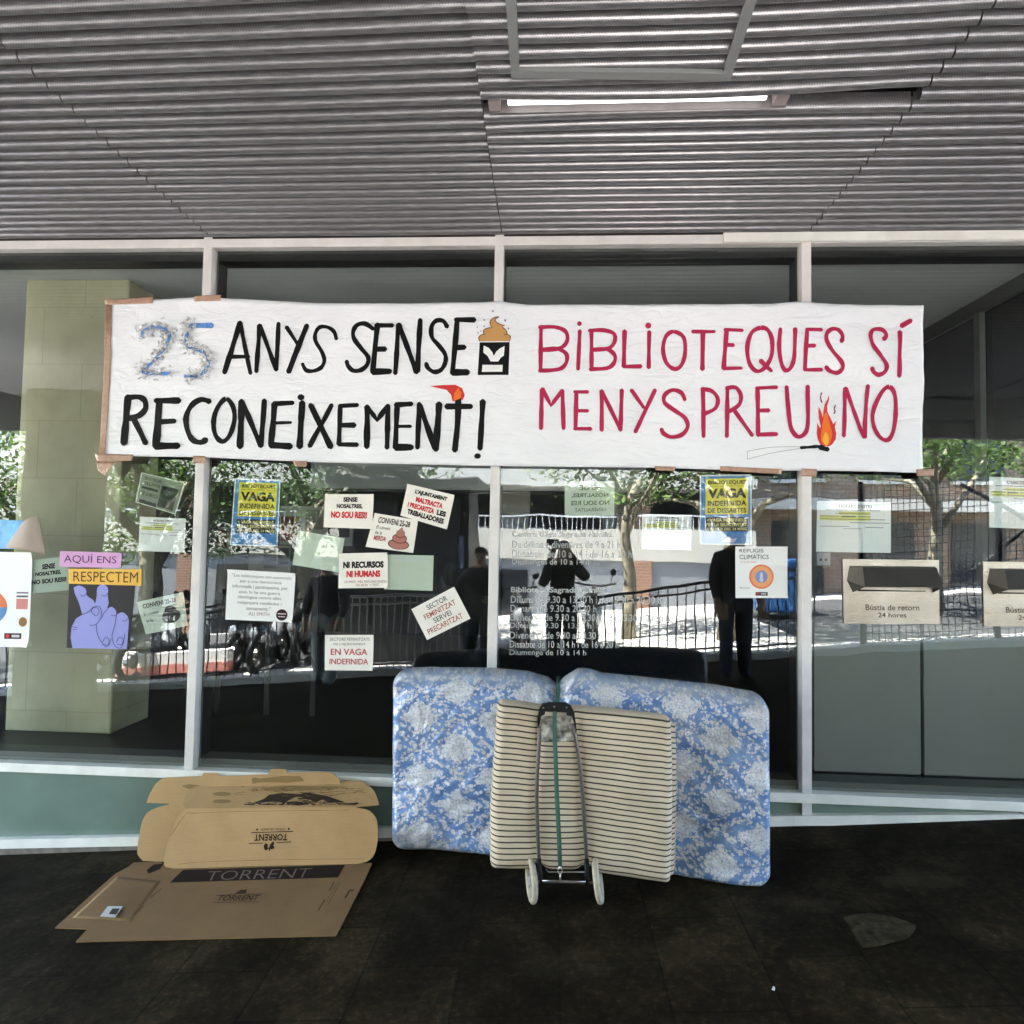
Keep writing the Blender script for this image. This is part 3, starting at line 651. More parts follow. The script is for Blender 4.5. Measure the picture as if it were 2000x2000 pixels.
for (x,y,r) in ((515,90,26),(310,300,24),(805,310,30),(880,500,24),(150,470,18),(310,450,20),(165,600,22),(225,560,16)): blob(b,U([(x,y)])[0],r*.0828*.8,r*.0828,bfn,0.0022)
b.build("drawn_flies",ink((0.22,0.21,0.36),0.6),ban)
b=MB(); fillpoly(b,R4([(1345,568),(1420,562),(1490,560),(1530,580),(1545,620),(1535,645),(1515,652),(1490,655),(1475,655),(1468,620),(1440,590),(1400,582)]),0.0020)
b.build("red_flame",ink((0.60,0.045,0.045),0.5),ban); b=MB()
W7=T(1540,730,.08803)
fillpoly(b,W7([(760,1610),(680,1560),(630,1450),(612,1330),(625,1200),(625,1090),(690,1210),(710,1170),(665,1000),(655,830),(665,730),(720,860),(755,980),(765,850),(800,680),(870,560),(900,470),(905,560),(855,720),(860,850),(910,950),(985,1120),(1060,1045),(1020,1180),(1055,1330),(1040,1460),(960,1570),(890,1615)]),0.0020)
b.build("red_flame",ink((0.60,0.045,0.045),0.5),ban,tri=True)
b=MB(); fillpoly(b,R4([(1480,655),(1485,610),(1508,575),(1528,610),(1520,640)]),0.0030)
b.build("orange_flame",ink((0.78,0.17,0.03),0.5),ban); b=MB()
fillpoly(b,W7([(770,1590),(700,1480),(710,1330),(735,1180),(790,900),(850,880),(880,1000),(920,1180),(960,1330),(930,1480),(870,1590)]),0.0030,True)
b.build("orange_flame",ink((0.78,0.17,0.03),0.5),ban,tri=True)
b=MB(); fillpoly(b,W7([(800,1590),(745,1500),(760,1400),(815,1300),(870,1380),(880,1480),(850,1580)]),0.0040,True); b.build("yellow_flame",ink((0.85,0.42,0.05),0.5),ban,tri=True)
b=MB()
for pl in ([(740,420),(710,520),(735,640)],[(1040,700),(1010,780),(1030,830),(1005,890)]): stroke(b,W7(pl),2.6,bfn,0.0024)
b.build("drawn_smoke",ink((0.22,0.06,0.10),0.6),ban)
b=MB()
for pl in ([(1465,940),(1465,985)],[(1465,940),(1600,918),(1762,915)],[(1465,985),(1600,952),(1762,925)]): stroke(b,R5(pl),1.1,bfn,0.0022,True,0.02)
b.build("pencilled_match",ink((0.34,0.34,0.35),0.8),ban)
# blue tinsel number
Q=T(240,600,.10352)
two=[(345,540),(380,460),(460,400),(600,375),(720,385),(830,430),(885,500),(870,600),(820,720),(740,840),(620,970),(480,1110),(370,1210)]
two2=[(370,1225),(500,1250),(650,1255),(890,1250)]
five=[(1290,360),(1230,450),(1200,560),(1190,680),(1270,760),(1420,810),(1540,860),(1610,960),(1630,1090),(1560,1210),(1460,1285),(1320,1310),(1180,1305)]
b=MB()
stroke(b,Q(two),6.5,bfn,0.003,True,0.25); stroke(b,Q(two2),6,bfn,0.003,True,0.25); stroke(b,Q(five),6.2,bfn,0.003,True,0.25); stroke(b,Q([(1290,345),(1690,350)]),10,bfn,0.003,True,0.1)
b.build("blue_number",mat("blue_paint",(0.10,0.25,0.58),0.35,var=0.35,vscale=60),ban)
b=MB(); rng=random.Random(5)
mt=mat("silver_tinsel",(0.60,0.60,0.61),0.35,metal=0.25,var=0.3,vscale=90)
for path,n in ((catmull(Q(two)),300),(catmull(Q(two2)),90),(catmull(Q(five)),300),(Q([(1250,330),(1700,330)]),60)):
    for k in range(n):
        i=rng.randrange(len(path)-1); a=path[i]; ang=rng.uniform(0,6.28); rr=rng.gauss(9.5,4.0)
        if abs(rr)<4.5: continue
        x,y=a[0]+math.cos(ang)*rr*1.1,a[1]+math.sin(ang)*rr*0.95
        c=bfn(x,y,rng.uniform(0.003,0.011)); s=rng.uniform(0.005,0.015)
        e1=V((rng.uniform(-1,1),rng.uniform(-.6,.6),rng.uniform(-1,1))).normalized()*s; e2=V((rng.uniform(-1,1),rng.uniform(-.6,.6),rng.uniform(-1,1))).normalized()*s*0.6
        b.add([c-e1-e2,c+e1-e2*0.6,c+e1+e2,c-e1+e2*0.8],[(0,1,2,3)])
b.build("tinsel",mt,ban,fix=False)
# tape
def tapepiece(quad,label,y=None):
    def fn(u,v):
        x,z_=bil(quad,u,v); q=P(x,z_,BY-0.014); yy=(y if y is not None else min(bsurf(q.x,q.z),-0.016))-0.0055
        return V((q.x,yy+0.0015*noise.noise(V((q.x*30,q.z*30,1))),q.z+0.0015*noise.noise(V((q.x*60,3,q.z*60)))))
    b=MB(); b.grid(fn,14,4); o=b.build("tape_strip",m_tape,smooth=True,fix=False,solid=0.0006); return tag(o,label,"tape","brown tape holding the banner")
for qd,lb in (([(203,585),(299,579),(298,592),(205,595)],"brown tape strip at the banner's top left corner"),
 ([(380,578),(432,576),(431,588),(380,589)],"brown tape strip over the banner's top edge on the left mullion"),
 ([(206,594),(218,594),(207,888),(196,888)],"long brown tape running down the banner's left edge"),
 ([(186,886),(261,888),(258,900),(192,902)],"brown tape strip along the banner's bottom left corner"),
 ([(190,902),(226,902),(206,930),(193,920)],"crumpled brown tape hanging below the banner's bottom left corner"),
 ([(377,890),(401,891),(400,905),(376,904)],"short tape at the banner's bottom edge on the left mullion"),
 ([(572,900),(600,900),(597,912),(575,910)],"small torn tape under the banner above the left strike poster"),
 ([(1279,910),(1320,911),(1318,920),(1281,918)],"short tape under the banner's bottom edge between right hand window sheets"),
 ([(1407,910),(1528,916),(1527,926),(1407,919)],"long brown tape under the banner above the right strike poster"),
 ([(1565,915),(1596,916),(1594,931),(1567,930)],"short pale tape at the banner's bottom edge on the right mullion"),
 ([(1789,917),(1826,915),(1824,929),(1790,930)],"brown tape at the banner's bottom right corner")): tapepiece(qd,lb)

# ================================================================== PAPERS ON THE GLASS
YO,YI=GY-0.004,GY+0.004
def paper(quad, label, m, y=YO, name="paper_notice", cat="notice", group="paper notices on the glass", bow=0.0, curl=None):
    def fn(px,py,off,y=y):
        return P(px,py,y-off)
    sh=Sheet(quad,fn)
    c=P(*bil(quad,0.5,1.0),y); th=thing(name,label,cat,c,group)
    b=MB(); lift=random.uniform(0.006,0.022)
    def gfn(u,v):
        p=sh.at(u,v,0)
        if y<GY: p=p+V((0,-lift*((u**22)*(v**22)+((1-u)**22)*(1-v)**22*0.6)-lift*0.8*(u**22)*((1-v)**22),0))
        return p
    b.grid(gfn,16,16); b.build("sheet",m,th,fix=False,smooth=True)
    return th,sh
Lk=0
def lines(th, sh, items, flip=False, mirror=False):
    by={}
    for (st,box,col,bold) in items: by.setdefault(col,MB()); sh.text(by[col],st,box,bold,mirror=mirror)
    for c,mb in by.items(): mb.build("lettering",ink(c,0.7),th)
BK=(0.016,0.014,0.014); RD=(0.58,0.035,0.045); GR=(0.10,0.10,0.11)
BB=0.055
th,sh=paper([(635,965),(730,965),(727,1033),(632,1030)],"upright white notice with two black lines over one red line in the left middle window",m_sheet)
lines(th,sh,[("SENSE",(0.38,0.09,0.67,0.23),BK,BB),("NOSALTRES,",(0.25,0.29,0.78,0.44),BK,BB),("NO SOU RES!!",(0.14,0.51,0.88,0.71),RD,BB)])
th,sh=paper([(796,945),(888,967),(873,1034),(782,1007)],"tilted white notice with four black and red lines, highest in the left middle window",m_sheet,YO-0.0005)
lines(th,sh,[("L'AJUNTAMENT",(0.19,0.10,0.87,0.26),BK,BB),("MALTRACTA",(0.24,0.31,0.81,0.47),RD,BB),("I PRECARITZA",(0.10,0.52,0.66,0.68),RD,BB),("LES",(0.72,0.52,0.91,0.68),BK,BB),("TREBALLADORES",(0.12,0.73,0.90,0.89),BK,BB)])
th,sh=paper([(732,1002),(816.5,1016),(807,1080),(714,1068)],"white notice with a brown swirl drawing under a black heading",m_sheet,YO-0.0028)
lines(th,sh,[("CONVENI 25-28",(0.12,0.08,0.84,0.26),BK,0.02),("El conveni",(0.12,0.33,0.42,0.43),GR,0.01),("de la",(0.12,0.49,0.27,0.59),GR,0.01),("MERDA",(0.12,0.63,0.38,0.77),(0.40,0.06,0.07),0.03)])
for nm,cc,off,k in (("drawing_outline",(0.02,0.012,0.012),0.0012,1.10),("drawing",(0.40,0.17,0.135),0.0018,1.0)):
    b=MB()
    for j,(cy,rx,ry) in enumerate(((0.80,0.205,0.145),(0.62,0.145,0.125),(0.47,0.085,0.095))):
        sh.disc(b,(0.665,cy),rx*k,ry*k,off+0.0003*j)
    sh.poly(b,[(0.60,0.45),(0.62,0.36),(0.68,0.27),(0.70,0.36),(0.73,0.45)],off+0.001); b.build(nm,ink(cc),th)
b=MB()
for cy,rx in ((0.735,0.15),(0.575,0.10)): sh.stroke(b,[(0.665-rx,cy-0.03),(0.665,cy+0.03),(0.665+rx,cy-0.03)],1.3,0.0034)
b.build("drawing_fold",ink((0.06,0.02,0.02)),th)
th,sh=paper([(662,1081),(757,1079),(757,1148),(661,1149)],"upright white notice with one bold black line above a bold red line and small print",m_sheet,YO-0.0010)
lines(th,sh,[("NI RECURSOS",(0.09,0.24,0.92,0.43),BK,BB),("NI HUMANS",(0.16,0.50,0.85,0.69),RD,BB),("LA PREC. MÉS PRECARITZADA",(0.12,0.77,0.98,0.85),(0.25,0.08,0.08),0.0),("DE BCN   I TOT",(0.36,0.88,0.82,0.95),(0.25,0.08,0.08),0.0)])
th,sh=paper([(803.5,1190),(887,1146),(919,1208),(834,1250)],"strongly tilted cream notice with thin alternating black and red lines left of the centre mullion",m_sheet)
lines(th,sh,[("SECTOR",(0.30,0.10,0.76,0.25),GR,0.012),("FEMINITZAT",(0.16,0.31,0.88,0.46),(0.40,0.09,0.09),0.012),("SERVEI",(0.30,0.52,0.70,0.67),GR,0.012),("PRECARITZAT",(0.09,0.73,0.88,0.89),(0.40,0.09,0.09),0.012)])
th,sh=paper([(635,1240),(730,1240),(728,1310),(634,1309)],"lowest upright cream notice with two thin red lines left of the blue mattress",m_sheet)
lines(th,sh,[("SECTORS FEMINITZATS",(0.10,0.08,0.92,0.165),GR,0.0),("DE L'AJUNTAMENT",(0.18,0.23,0.84,0.31),GR,0.0),("EN VAGA",(0.12,0.39,0.88,0.57),(0.50,0.05,0.06),0.012),("INDEFINIDA",(0.10,0.67,0.90,0.83),(0.50,0.05,0.06),0.012)])
th,sh=paper([(445,1112),(577.6,1119.5),(571,1215.5),(440,1210)],"white quotation poster with grey text and a small dark round stamp",m_white)
GQ=(0.16,0.16,0.17)
lines(th,sh,[("\"Les biblioteques són essencials",(0.07,0.075,0.94,0.155),GQ,0),("per a una democràcia",(0.19,0.185,0.80,0.26),GQ,0),("informada i participativa, per",(0.08,0.285,0.90,0.375),GQ,0),("això, hi ha una guerra",(0.18,0.40,0.79,0.48),GQ,0),("ideològica contra elles",(0.17,0.50,0.81,0.58),GQ,0),("mitjançant retallades i",(0.17,0.61,0.82,0.69),GQ,0),("tancaments.\"",(0.30,0.715,0.66,0.79),GQ,0),("ALI SMITH",(0.34,0.825,0.65,0.895),(0.30,0.16,0.19),0)])
b=MB(); sh.disc(b,(0.835,0.86),0.085,0.115,0.003); b.build("stamp",ink((0.035,0.015,0.022)),th)
b=MB(); sh.rect(b,(0.775,0.825,0.895,0.85),0.0040); sh.rect(b,(0.785,0.885,0.885,0.905),0.0040); b.build("stamp_bars",ink((0.55,0.45,0.47)),th)
# backs of sheets stuck inside
th,sh=paper([(582,1036),(673,1051.5),(662,1118),(571,1103)],"tilted blank pale green back of a sheet beside the display board",m_back,YI)
b=MB()
for t0 in (0.04,0.32,0.62): sh.rect(b,(0.05,t0,0.2,t0+0.13),0.0008)
b.build("tape_patch",ink((0.66,0.75,0.64),0.5),th)
th,sh=paper([(757,1083),(847,1085),(845,1154),(750,1151)],"upright blank pale green back of a sheet right of the two line notice",m_back,YI)
b=MB(); sh.rect(b,(0.22,0.03,0.86,0.20),0.0008); sh.rect(b,(0.30,0.36,0.36,1.0),0.0008); sh.rect(b,(0.41,0.36,0.44,1.0),0.0008); b.build("tape_patch",ink((0.68,0.76,0.70),0.5),th)
# strike posters
m_blue=mat("poster_blue",(0.035,0.20,0.52),0.35)
for quad,lb in (([(459,934),(548,937),(542,1067),(449,1065)],"blue and yellow strike poster in the left middle window"),([(1367,928),(1468,926),(1468,1064),(1367,1064)],"blue and yellow strike poster under the banner in the right middle window")):
    th,sh=paper(quad,lb,m_blue,YI,"strike_poster","poster","strike posters")
    b=MB(); sh.rect(b,(0.11,0.055,0.93,0.565),0.0008); b.build("yellow_field",ink((0.78,0.70,0.06)),th)
    b=MB(); sh.rect(b,(0.10,0.605,0.93,0.81),0.0008); b.build("dark_field",ink((0.02,0.022,0.024)),th)
    b=MB()
    for bx in ((0,0,1,0.018),(0,0.985,1,1),(0,0,0.022,1),(0.978,0,1,1)): sh.rect(b,bx,0.0009)
    b.build("white_edge",ink((0.72,0.80,0.85)),th)
    lines(th,sh,[("BIBLIOTEQUES",(0.16,0.08,0.90,0.145),BK,0.03),("VAGA",(0.15,0.195,0.90,0.335),BK,0.05),("INDEFINIDA",(0.15,0.37,0.90,0.445),BK,0.03),("DE DISSABTES",(0.15,0.475,0.90,0.545),BK,0.03),
      ("+ VAGA INDEFINIDA",(0.13,0.625,0.90,0.67),(0.75,0.70,0.25),0.02),("PER LA SELECTIVITAT",(0.12,0.69,0.91,0.735),(0.75,0.70,0.25),0.02),("A PARTIR DEL 24 MAIG",(0.12,0.755,0.91,0.795),(0.72,0.66,0.30),0.02),
      ("BIBLIOTEQUES EN LLUITA",(0.16,0.185-0.03,0.90,0.172),BK,0.0)])
    b=MB(); sh.poly(b,[(0.40,0.96),(0.55,0.88),(0.62,0.92),(0.72,0.90),(0.66,0.97)],0.001); b.build("emblem",ink((0.55,0.55,0.72)),th)
# information sheets with highlighted lines and (left out) codes
m_info=mat("info_sheet",(0.84,0.89,0.89),0.7)
def info(quad,lb,y=YI):
    th,sh=paper(quad,lb,m_info,y,"information_sheet","notice","information sheets")
    b=MB(); sh.rect(b,(0.30,0.20,0.72,0.265),0.0007); sh.rect(b,(0.04,0.275,0.72,0.38),0.0007); b.build("highlighter",ink((0.68,0.72,0.22)),th)
    lines(th,sh,[("HORARIS D'ESTIU",(0.30,0.06,0.74,0.13),GR,0.02)])
    b=MB()
    for k,(x0,x1,y_,h) in enumerate(((0.12,0.86,0.165,0.012),(0.26,0.42,0.16,0.02),(0.25,0.70,0.235,0.012),(0.05,0.30,0.29,0.012),(0.33,0.53,0.285,0.026),(0.56,0.72,0.29,0.012),(0.05,0.92,0.345,0.012),(0.45,0.98,0.41,0.012),(0.05,0.44,0.49,0.012),(0.66,0.90,0.50,0.012),(0.36,0.60,0.53,0.008))): sh.rect(b,(x0,y_,x1,y_+h),0.0012)
    b.build("print_lines",ink((0.13,0.14,0.13)),th)
    return th
info([(1596,978),(1740,981),(1740,1080),(1594,1077.5)],"largest pale information sheet above the whole metal slot plate")
info([(273,1009),(363,1013),(360,1079),(270,1076)],"small pale information sheet with yellow lines beside the left mullion")
info([(1254,1004),(1351,1006),(1350,1075),(1253,1072)],"faint pale information sheet left of the right strike poster")
info([(1932,931),(2040,935),(2040,1034),(1932,1030)],"pale information sheet cut by the right edge of the view")
# translucent reversed sheets
m_thin=mat("thin_paper",(0.60,0.69,0.60),0.8)
th,sh=paper([(1103,940),(1200,940),(1200,1007),(1103,1010)],"pale green reversed sheet just under the banner right of the centre mullion",m_thin,YI)
lines(th,sh,[("SENSE",(0.30,0.10,0.72,0.25),(0.14,0.18,0.13),0.03),("NOSALTRES,",(0.14,0.34,0.88,0.47),(0.14,0.18,0.13),0.03),("NO SOU RES",(0.12,0.55,0.90,0.68),(0.16,0.20,0.13),0.03),("GENERALITAT",(0.2,0.76,0.84,0.86),(0.2,0.25,0.18),0.02)],mirror=True)
m_dim=mat("dim_sheet",(0.20,0.24,0.20),0.8)
th,sh=paper([(276,922),(362,943),(343,1005),(264,981)],"dim tilted sheet with a pale rim above the small information sheet",m_dim,YI)
b=MB()
for bx in ((0,0,1,0.03),(0,0.97,1,1),(0,0,0.03,1),(0.97,0,1,1)): sh.rect(b,bx,0.001)
b.build("pale_rim",ink((0.60,0.68,0.58)),th)
b=MB(); sh.rect(b,(0.08,0.42,0.46,0.50),0.001); sh.rect(b,(0.08,0.85,0.50,0.97),0.0013); sh.rect(b,(0.52,0.25,0.90,0.92),0.001); b.build("dark_block",ink((0.04,0.05,0.045)),th)
lines(th,sh,[("SERVEI PRECARI",(0.10,0.10,0.48,0.20),(0.05,0.06,0.05),0.01),("SALARIS",(0.10,0.26,0.48,0.36),(0.05,0.06,0.05),0.01),("DE LA MERDA",(0.10,0.58,0.50,0.70),(0.05,0.06,0.05),0.01)])
th,sh=paper([(266.5,1176),(358,1156),(367,1222),(285,1239)],"tilted pale green sheet with a dark swirl drawing right of the hand poster",mat("pale_back",(0.58,0.66,0.58),0.8),YI)
lines(th,sh,[("CONVENI 25-28",(0.10,0.10,0.82,0.24),(0.05,0.055,0.05),0.03),("El conveni",(0.08,0.36,0.40,0.46),(0.1,0.1,0.1),0.0),("de la",(0.08,0.56,0.24,0.66),(0.1,0.1,0.1),0.0)])
b=MB(); sh.disc(b,(0.66,0.62),0.21,0.20); sh.disc(b,(0.66,0.45),0.13,0.14,0.0013); b.build("drawing",ink((0.055,0.05,0.045)),th)
th,sh=paper([(60,1094),(134,1086),(134,1152),(60,1160)],"pale green sheet with black lines partly behind the far left poster",mat("pale_back2",(0.44,0.52,0.43),0.8),YI)
lines(th,sh,[("SENSE",(0.30,0.16,0.64,0.32),(0.02,0.025,0.02),BB),("NOSALTRES,",(0.12,0.38,0.80,0.52),(0.02,0.025,0.02),BB),("NO SOU RES!!",(0.02,0.60,0.94,0.74),(0.02,0.025,0.02),BB)])
# respect poster: two bands and a hand
rp=thing("respect_poster","poster with pink and yellow word bands above a lilac hand making a victory sign","poster",P(200,1268,YO))
pf=lambda px,py,off: P(px,py,YO-off)
sA=Sheet([(117,1076),(238,1080),(236,1109),(116,1107)],pf); sB=Sheet([(134,1111),(277,1112),(276,1144),(134,1140)],pf); sC=Sheet([(135,1139),(263,1143),(253,1268),(130,1265)],pf)
b=MB(); sC.rect(b,(0,0,1,1),0.0); b.build("dark_panel",ink((0.035,0.032,0.035),0.5),rp)
b=MB(); sA.rect(b,(0,0,1,1),0.0012); pk=b.build("pink_band",ink((0.66,0.36,0.62),0.5),rp)
b=MB(); sB.rect(b,(0,0,1,1),0.0018); yb=b.build("yellow_band",ink((0.80,0.47,0.09),0.5),rp)
b=MB(); sA.text(b,"AQUÍ ENS",(0.07,0.12,0.92,0.80),-0.004,0.0026); b.build("lettering",ink((0.07,0.03,0.09)),pk)
b=MB(); sB.text(b,"RESPECTEM",(0.065,0.17,0.95,0.83),-0.004,0.0032); b.build("lettering",ink((0.10,0.045,0.03)),yb)
H=T(0,860,.22777)
hand=[(632,1262),(680,1245),(735,1275),(745,1330),(800,1370),(815,1400),(830,1330),(835,1265),(880,1235),(925,1265),(925,1340),(932,1400),(920,1440),(960,1428),(995,1460),(1000,1490),(1050,1475),(1095,1510),(1105,1560),(1085,1790),(622,1782),(605,1690),(615,1600),(650,1530),(705,1495),(680,1400),(640,1310)]
b=MB(); b.poly([pf(*H([p])[0],0.0014) for p in catmull(hand[:19],3)+[(1088,1790),(622,1782),(605,1690),(615,1600),(650,1530),(705,1495),(680,1400),(640,1310)]]); b.build("lilac_hand",ink((0.30,0.31,0.66),0.5),rp,tri=True)
b=MB()
for pl in ([(705,1495),(760,1470),(800,1430),(850,1425),(870,1470),(860,1530),(820,1580),(770,1585)],[(785,1470),(800,1435),(840,1440),(848,1480),(820,1505),(785,1470)],[(930,1440),(890,1485),(870,1530)],[(825,1580),(835,1660),(870,1730),(910,1770),(940,1740),(950,1700)],[(1000,1490),(985,1580),(960,1680),(985,1760),(1030,1780),(1060,1730),(1070,1660)],[(880,1730),(905,1690),(935,1710),(925,1755),(885,1750)],[(1000,1730),(1020,1690),(1055,1705),(1045,1750),(1005,1750)],[(690,1330),(720,1335),(742,1310)],[(870,1330),(900,1335),(925,1310)],[(955,1500),(980,1505),(1000,1490)],[(1050,1545),(1075,1550),(1095,1530)],[(620,1600),(660,1605)],[(625,1625),(655,1622)]):
    stroke(b,H(pl),1.1,pf,0.0026,True,0.0)
b.build("hand_lines",ink((0.05,0.05,0.16)),rp)
# climate refuge posters
def refuge(quad,lb,disc,rad,small):
    th,sh=paper(quad,lb,m_white,YO,"climate_poster","poster","white posters with a round orange and blue sign")
    (cx,cy)=disc; asp=abs((quad[1][0]-quad[0][0])/(quad[3][1]-quad[0][1]))
    for nm,k,c,off in (("orange_ring",1.0,(0.72,0.20,0.10),0.0010),("peach_ring",0.86,(0.78,0.36,0.17),0.0014),("blue_disc",0.50,(0.22,0.28,0.50),0.0018)):
        b=MB(); sh.disc(b,(cx,cy),rad*k,rad*k*asp,off,40); b.build(nm,ink(c,0.5),th)
    b=MB(); sh.disc(b,(cx,cy-0.02),rad*0.13,rad*0.28*asp,0.0023); sh.disc(b,(cx,cy+rad*0.26),rad*0.17,rad*0.17*asp,0.0023); b.build("thermometer",ink((0.55,0.58,0.80),0.5),th)
    lines(th,sh,small)
    b=MB(); sh.rect(b,(0.385,0.885,0.62,0.955),0.001); b.build("logo_badge",ink((0.06,0.055,0.06)),th)
    b=MB(); sh.disc(b,(0.43,0.92),0.028,0.028*asp,0.0016); b.build("logo_dot",ink((0.6,0.05,0.06)),th)
    b=MB(); sh.rect(b,(0.49,0.905,0.59,0.935),0.0016); b.build("logo_bar",ink((0.5,0.5,0.5)),th)
    return th,sh
refuge([(1436,1067.5),(1538,1067.5),(1538,1168),(1436.6,1168)],"square white poster with a round orange and blue sign beside the right mullion",(0.50,0.585),0.235,
  [("REFUGIS",(0.08,0.045,0.54,0.115),BK,0.0),("CLIMÀTICS",(0.08,0.135,0.64,0.245),BK,0.0),("Xarxa de refugis",(0.09,0.285,0.40,0.32),(0.45,0.12,0.12),0),("Barcelona",(0.09,0.785,0.28,0.815),GR,0)])
fq=[(-118,1076),(64,1079),(56,1264),(-124,1262)]
th,sh=paper(fq,"white poster with half an orange and blue disc at the left edge",m_white,YO-0.001,"climate_poster","poster","white posters with a round orange and blue sign")
for nm,c,a0,a1,off in (("orange_half",(0.72,0.20,0.10),math.pi,2*math.pi,0.001),("blue_half",(0.13,0.27,0.52),0,math.pi,0.001)):
    b=MB(); b.poly([sh.fn(-40+54*math.cos(a0+(a1-a0)*k/30),1186+40*math.sin(a0+(a1-a0)*k/30),off) for k in range(31)]); b.build(nm,ink(c),th)
b=MB(); sh.rect(b,(0.845,0.42,0.97,0.435)); sh.rect(b,(0.845,0.455,0.97,0.475)); b.build("print_lines",ink((0.13,0.13,0.15)),th)
b=MB(); sh.rect(b,(0.845,0.49,0.97,0.60)); b.build("red_patch",ink((0.62,0.25,0.24)),th)
b=MB(); sh.disc(b,(0.925,0.735),0.045,0.05); b.build("brown_seal",ink((0.30,0.16,0.08)),th)
b=MB(); sh.rect(b,(0.73,0.855,0.915,0.915)); b.build("logo_badge",ink((0.06,0.03,0.04)),th)
b=MB(); sh.disc(b,(0.765,0.885),0.02,0.02,0.0014); b.build("logo_dot",ink((0.7,0.06,0.08)),th)
b=MB(); sh.rect(b,(0.81,0.872,0.895,0.898),0.0014); b.build("logo_bar",ink((0.6,0.6,0.6)),th)
# curling blue poster above it
cp=thing("curling_poster","bright blue poster whose brown backed corner curls away from the glass at the far left","poster",P(20,1072,YO))
b=MB(); b.poly([pf(*p,0.0005) for p in [(-118,1010),(50,1017),(48,1040),(30,1072),(-118,1070)]]); b.build("sheet",mat("poster_light_blue",(0.10,0.38,0.80),0.4,var=0.35,vscale=12),cp)
cl=[(16,1068),(52,1020),(75,1012),(90,1078)]
def curlf(u,v):
    x,y=bil([(46,1022),(76,1008),(93,1083),(16,1070)],u,v); q=P(x,y,YO)
    return V((q.x,YO-0.004-0.05*math.sin(math.pi*min(1,0.15+u*0.75))*(0.35+0.65*v),q.z+0.012*math.sin(math.pi*u)))
b=MB(); b.grid(curlf,14,8); o=b.build("curled_corner",mat("poster_back",(0.42,0.34,0.29),0.7,var=0.08),cp,smooth=True,fix=False,solid=0.0008)

# opening hours lettering on the glass
vin=MB(); sh=Sheet([(990,1030),(1340,1036),(1340,1296),(990,1290)],lambda px,py,off:P(px,py,GY-0.0015))
def vl(st,x0,x1,y0,h,bold):                # pixel box on the pane
    vs,fs=textmesh(st,bold); sl_=0.012
    vin.add([P(x0+(x1-x0)*a,y0+h*b_+sl_*(x1-x0)*a*0.5,GY-0.0015) for a,b_ in vs],fs)
X0=998
for st,x1,yb,bold in (("Centre Cívic Sagrada Família",1196,1037,0.022),("De dilluns a divendres de 9 a 21 h",1212,1055.5,0.008),("Dissabtes de 10 a 14 i de 16 a 20 h",1234,1074,0.008),("Diumenges de 10 a 14 h",1150,1091,0.008)):
    vl(st,X0+2,x1,yb,14.5,bold)
vin.build('opening_hours_lettering',ink((0.42,0.43,0.43),0.6),panes[3])['label']='civic centre opening hours in white letters'; vin=MB()
for k,(st,x1,bold) in enumerate((("Biblioteca Sagrada Família",1183,0.022),("Dilluns de 9.30 a 13.30 h i de 15.30 a 20.30 h",1291,0.008),("Dimarts de 9.30 a 20.30 h",1165,0.008),("Dimecres de 9.30 a 13.30 h i de 15.30 a 20.30 h",1308,0.008),("Dijous de 9.30 a 13.30 h",1155,0.008),("Divendres de 9.30 a 20.30 h",1176,0.008),("Dissabte de 10 a 14 h i de 16 a 20 h",1208,0.008),("Diumenge de 10 a 14 h",1145,0.008))):
    vl(st,X0-k*0.4,x1,1146+k*17.5,14.0,bold)
vin.build("opening_hours_lettering",ink((0.42,0.43,0.43),0.6),panes[3])["label"]="library opening hours in white letters"

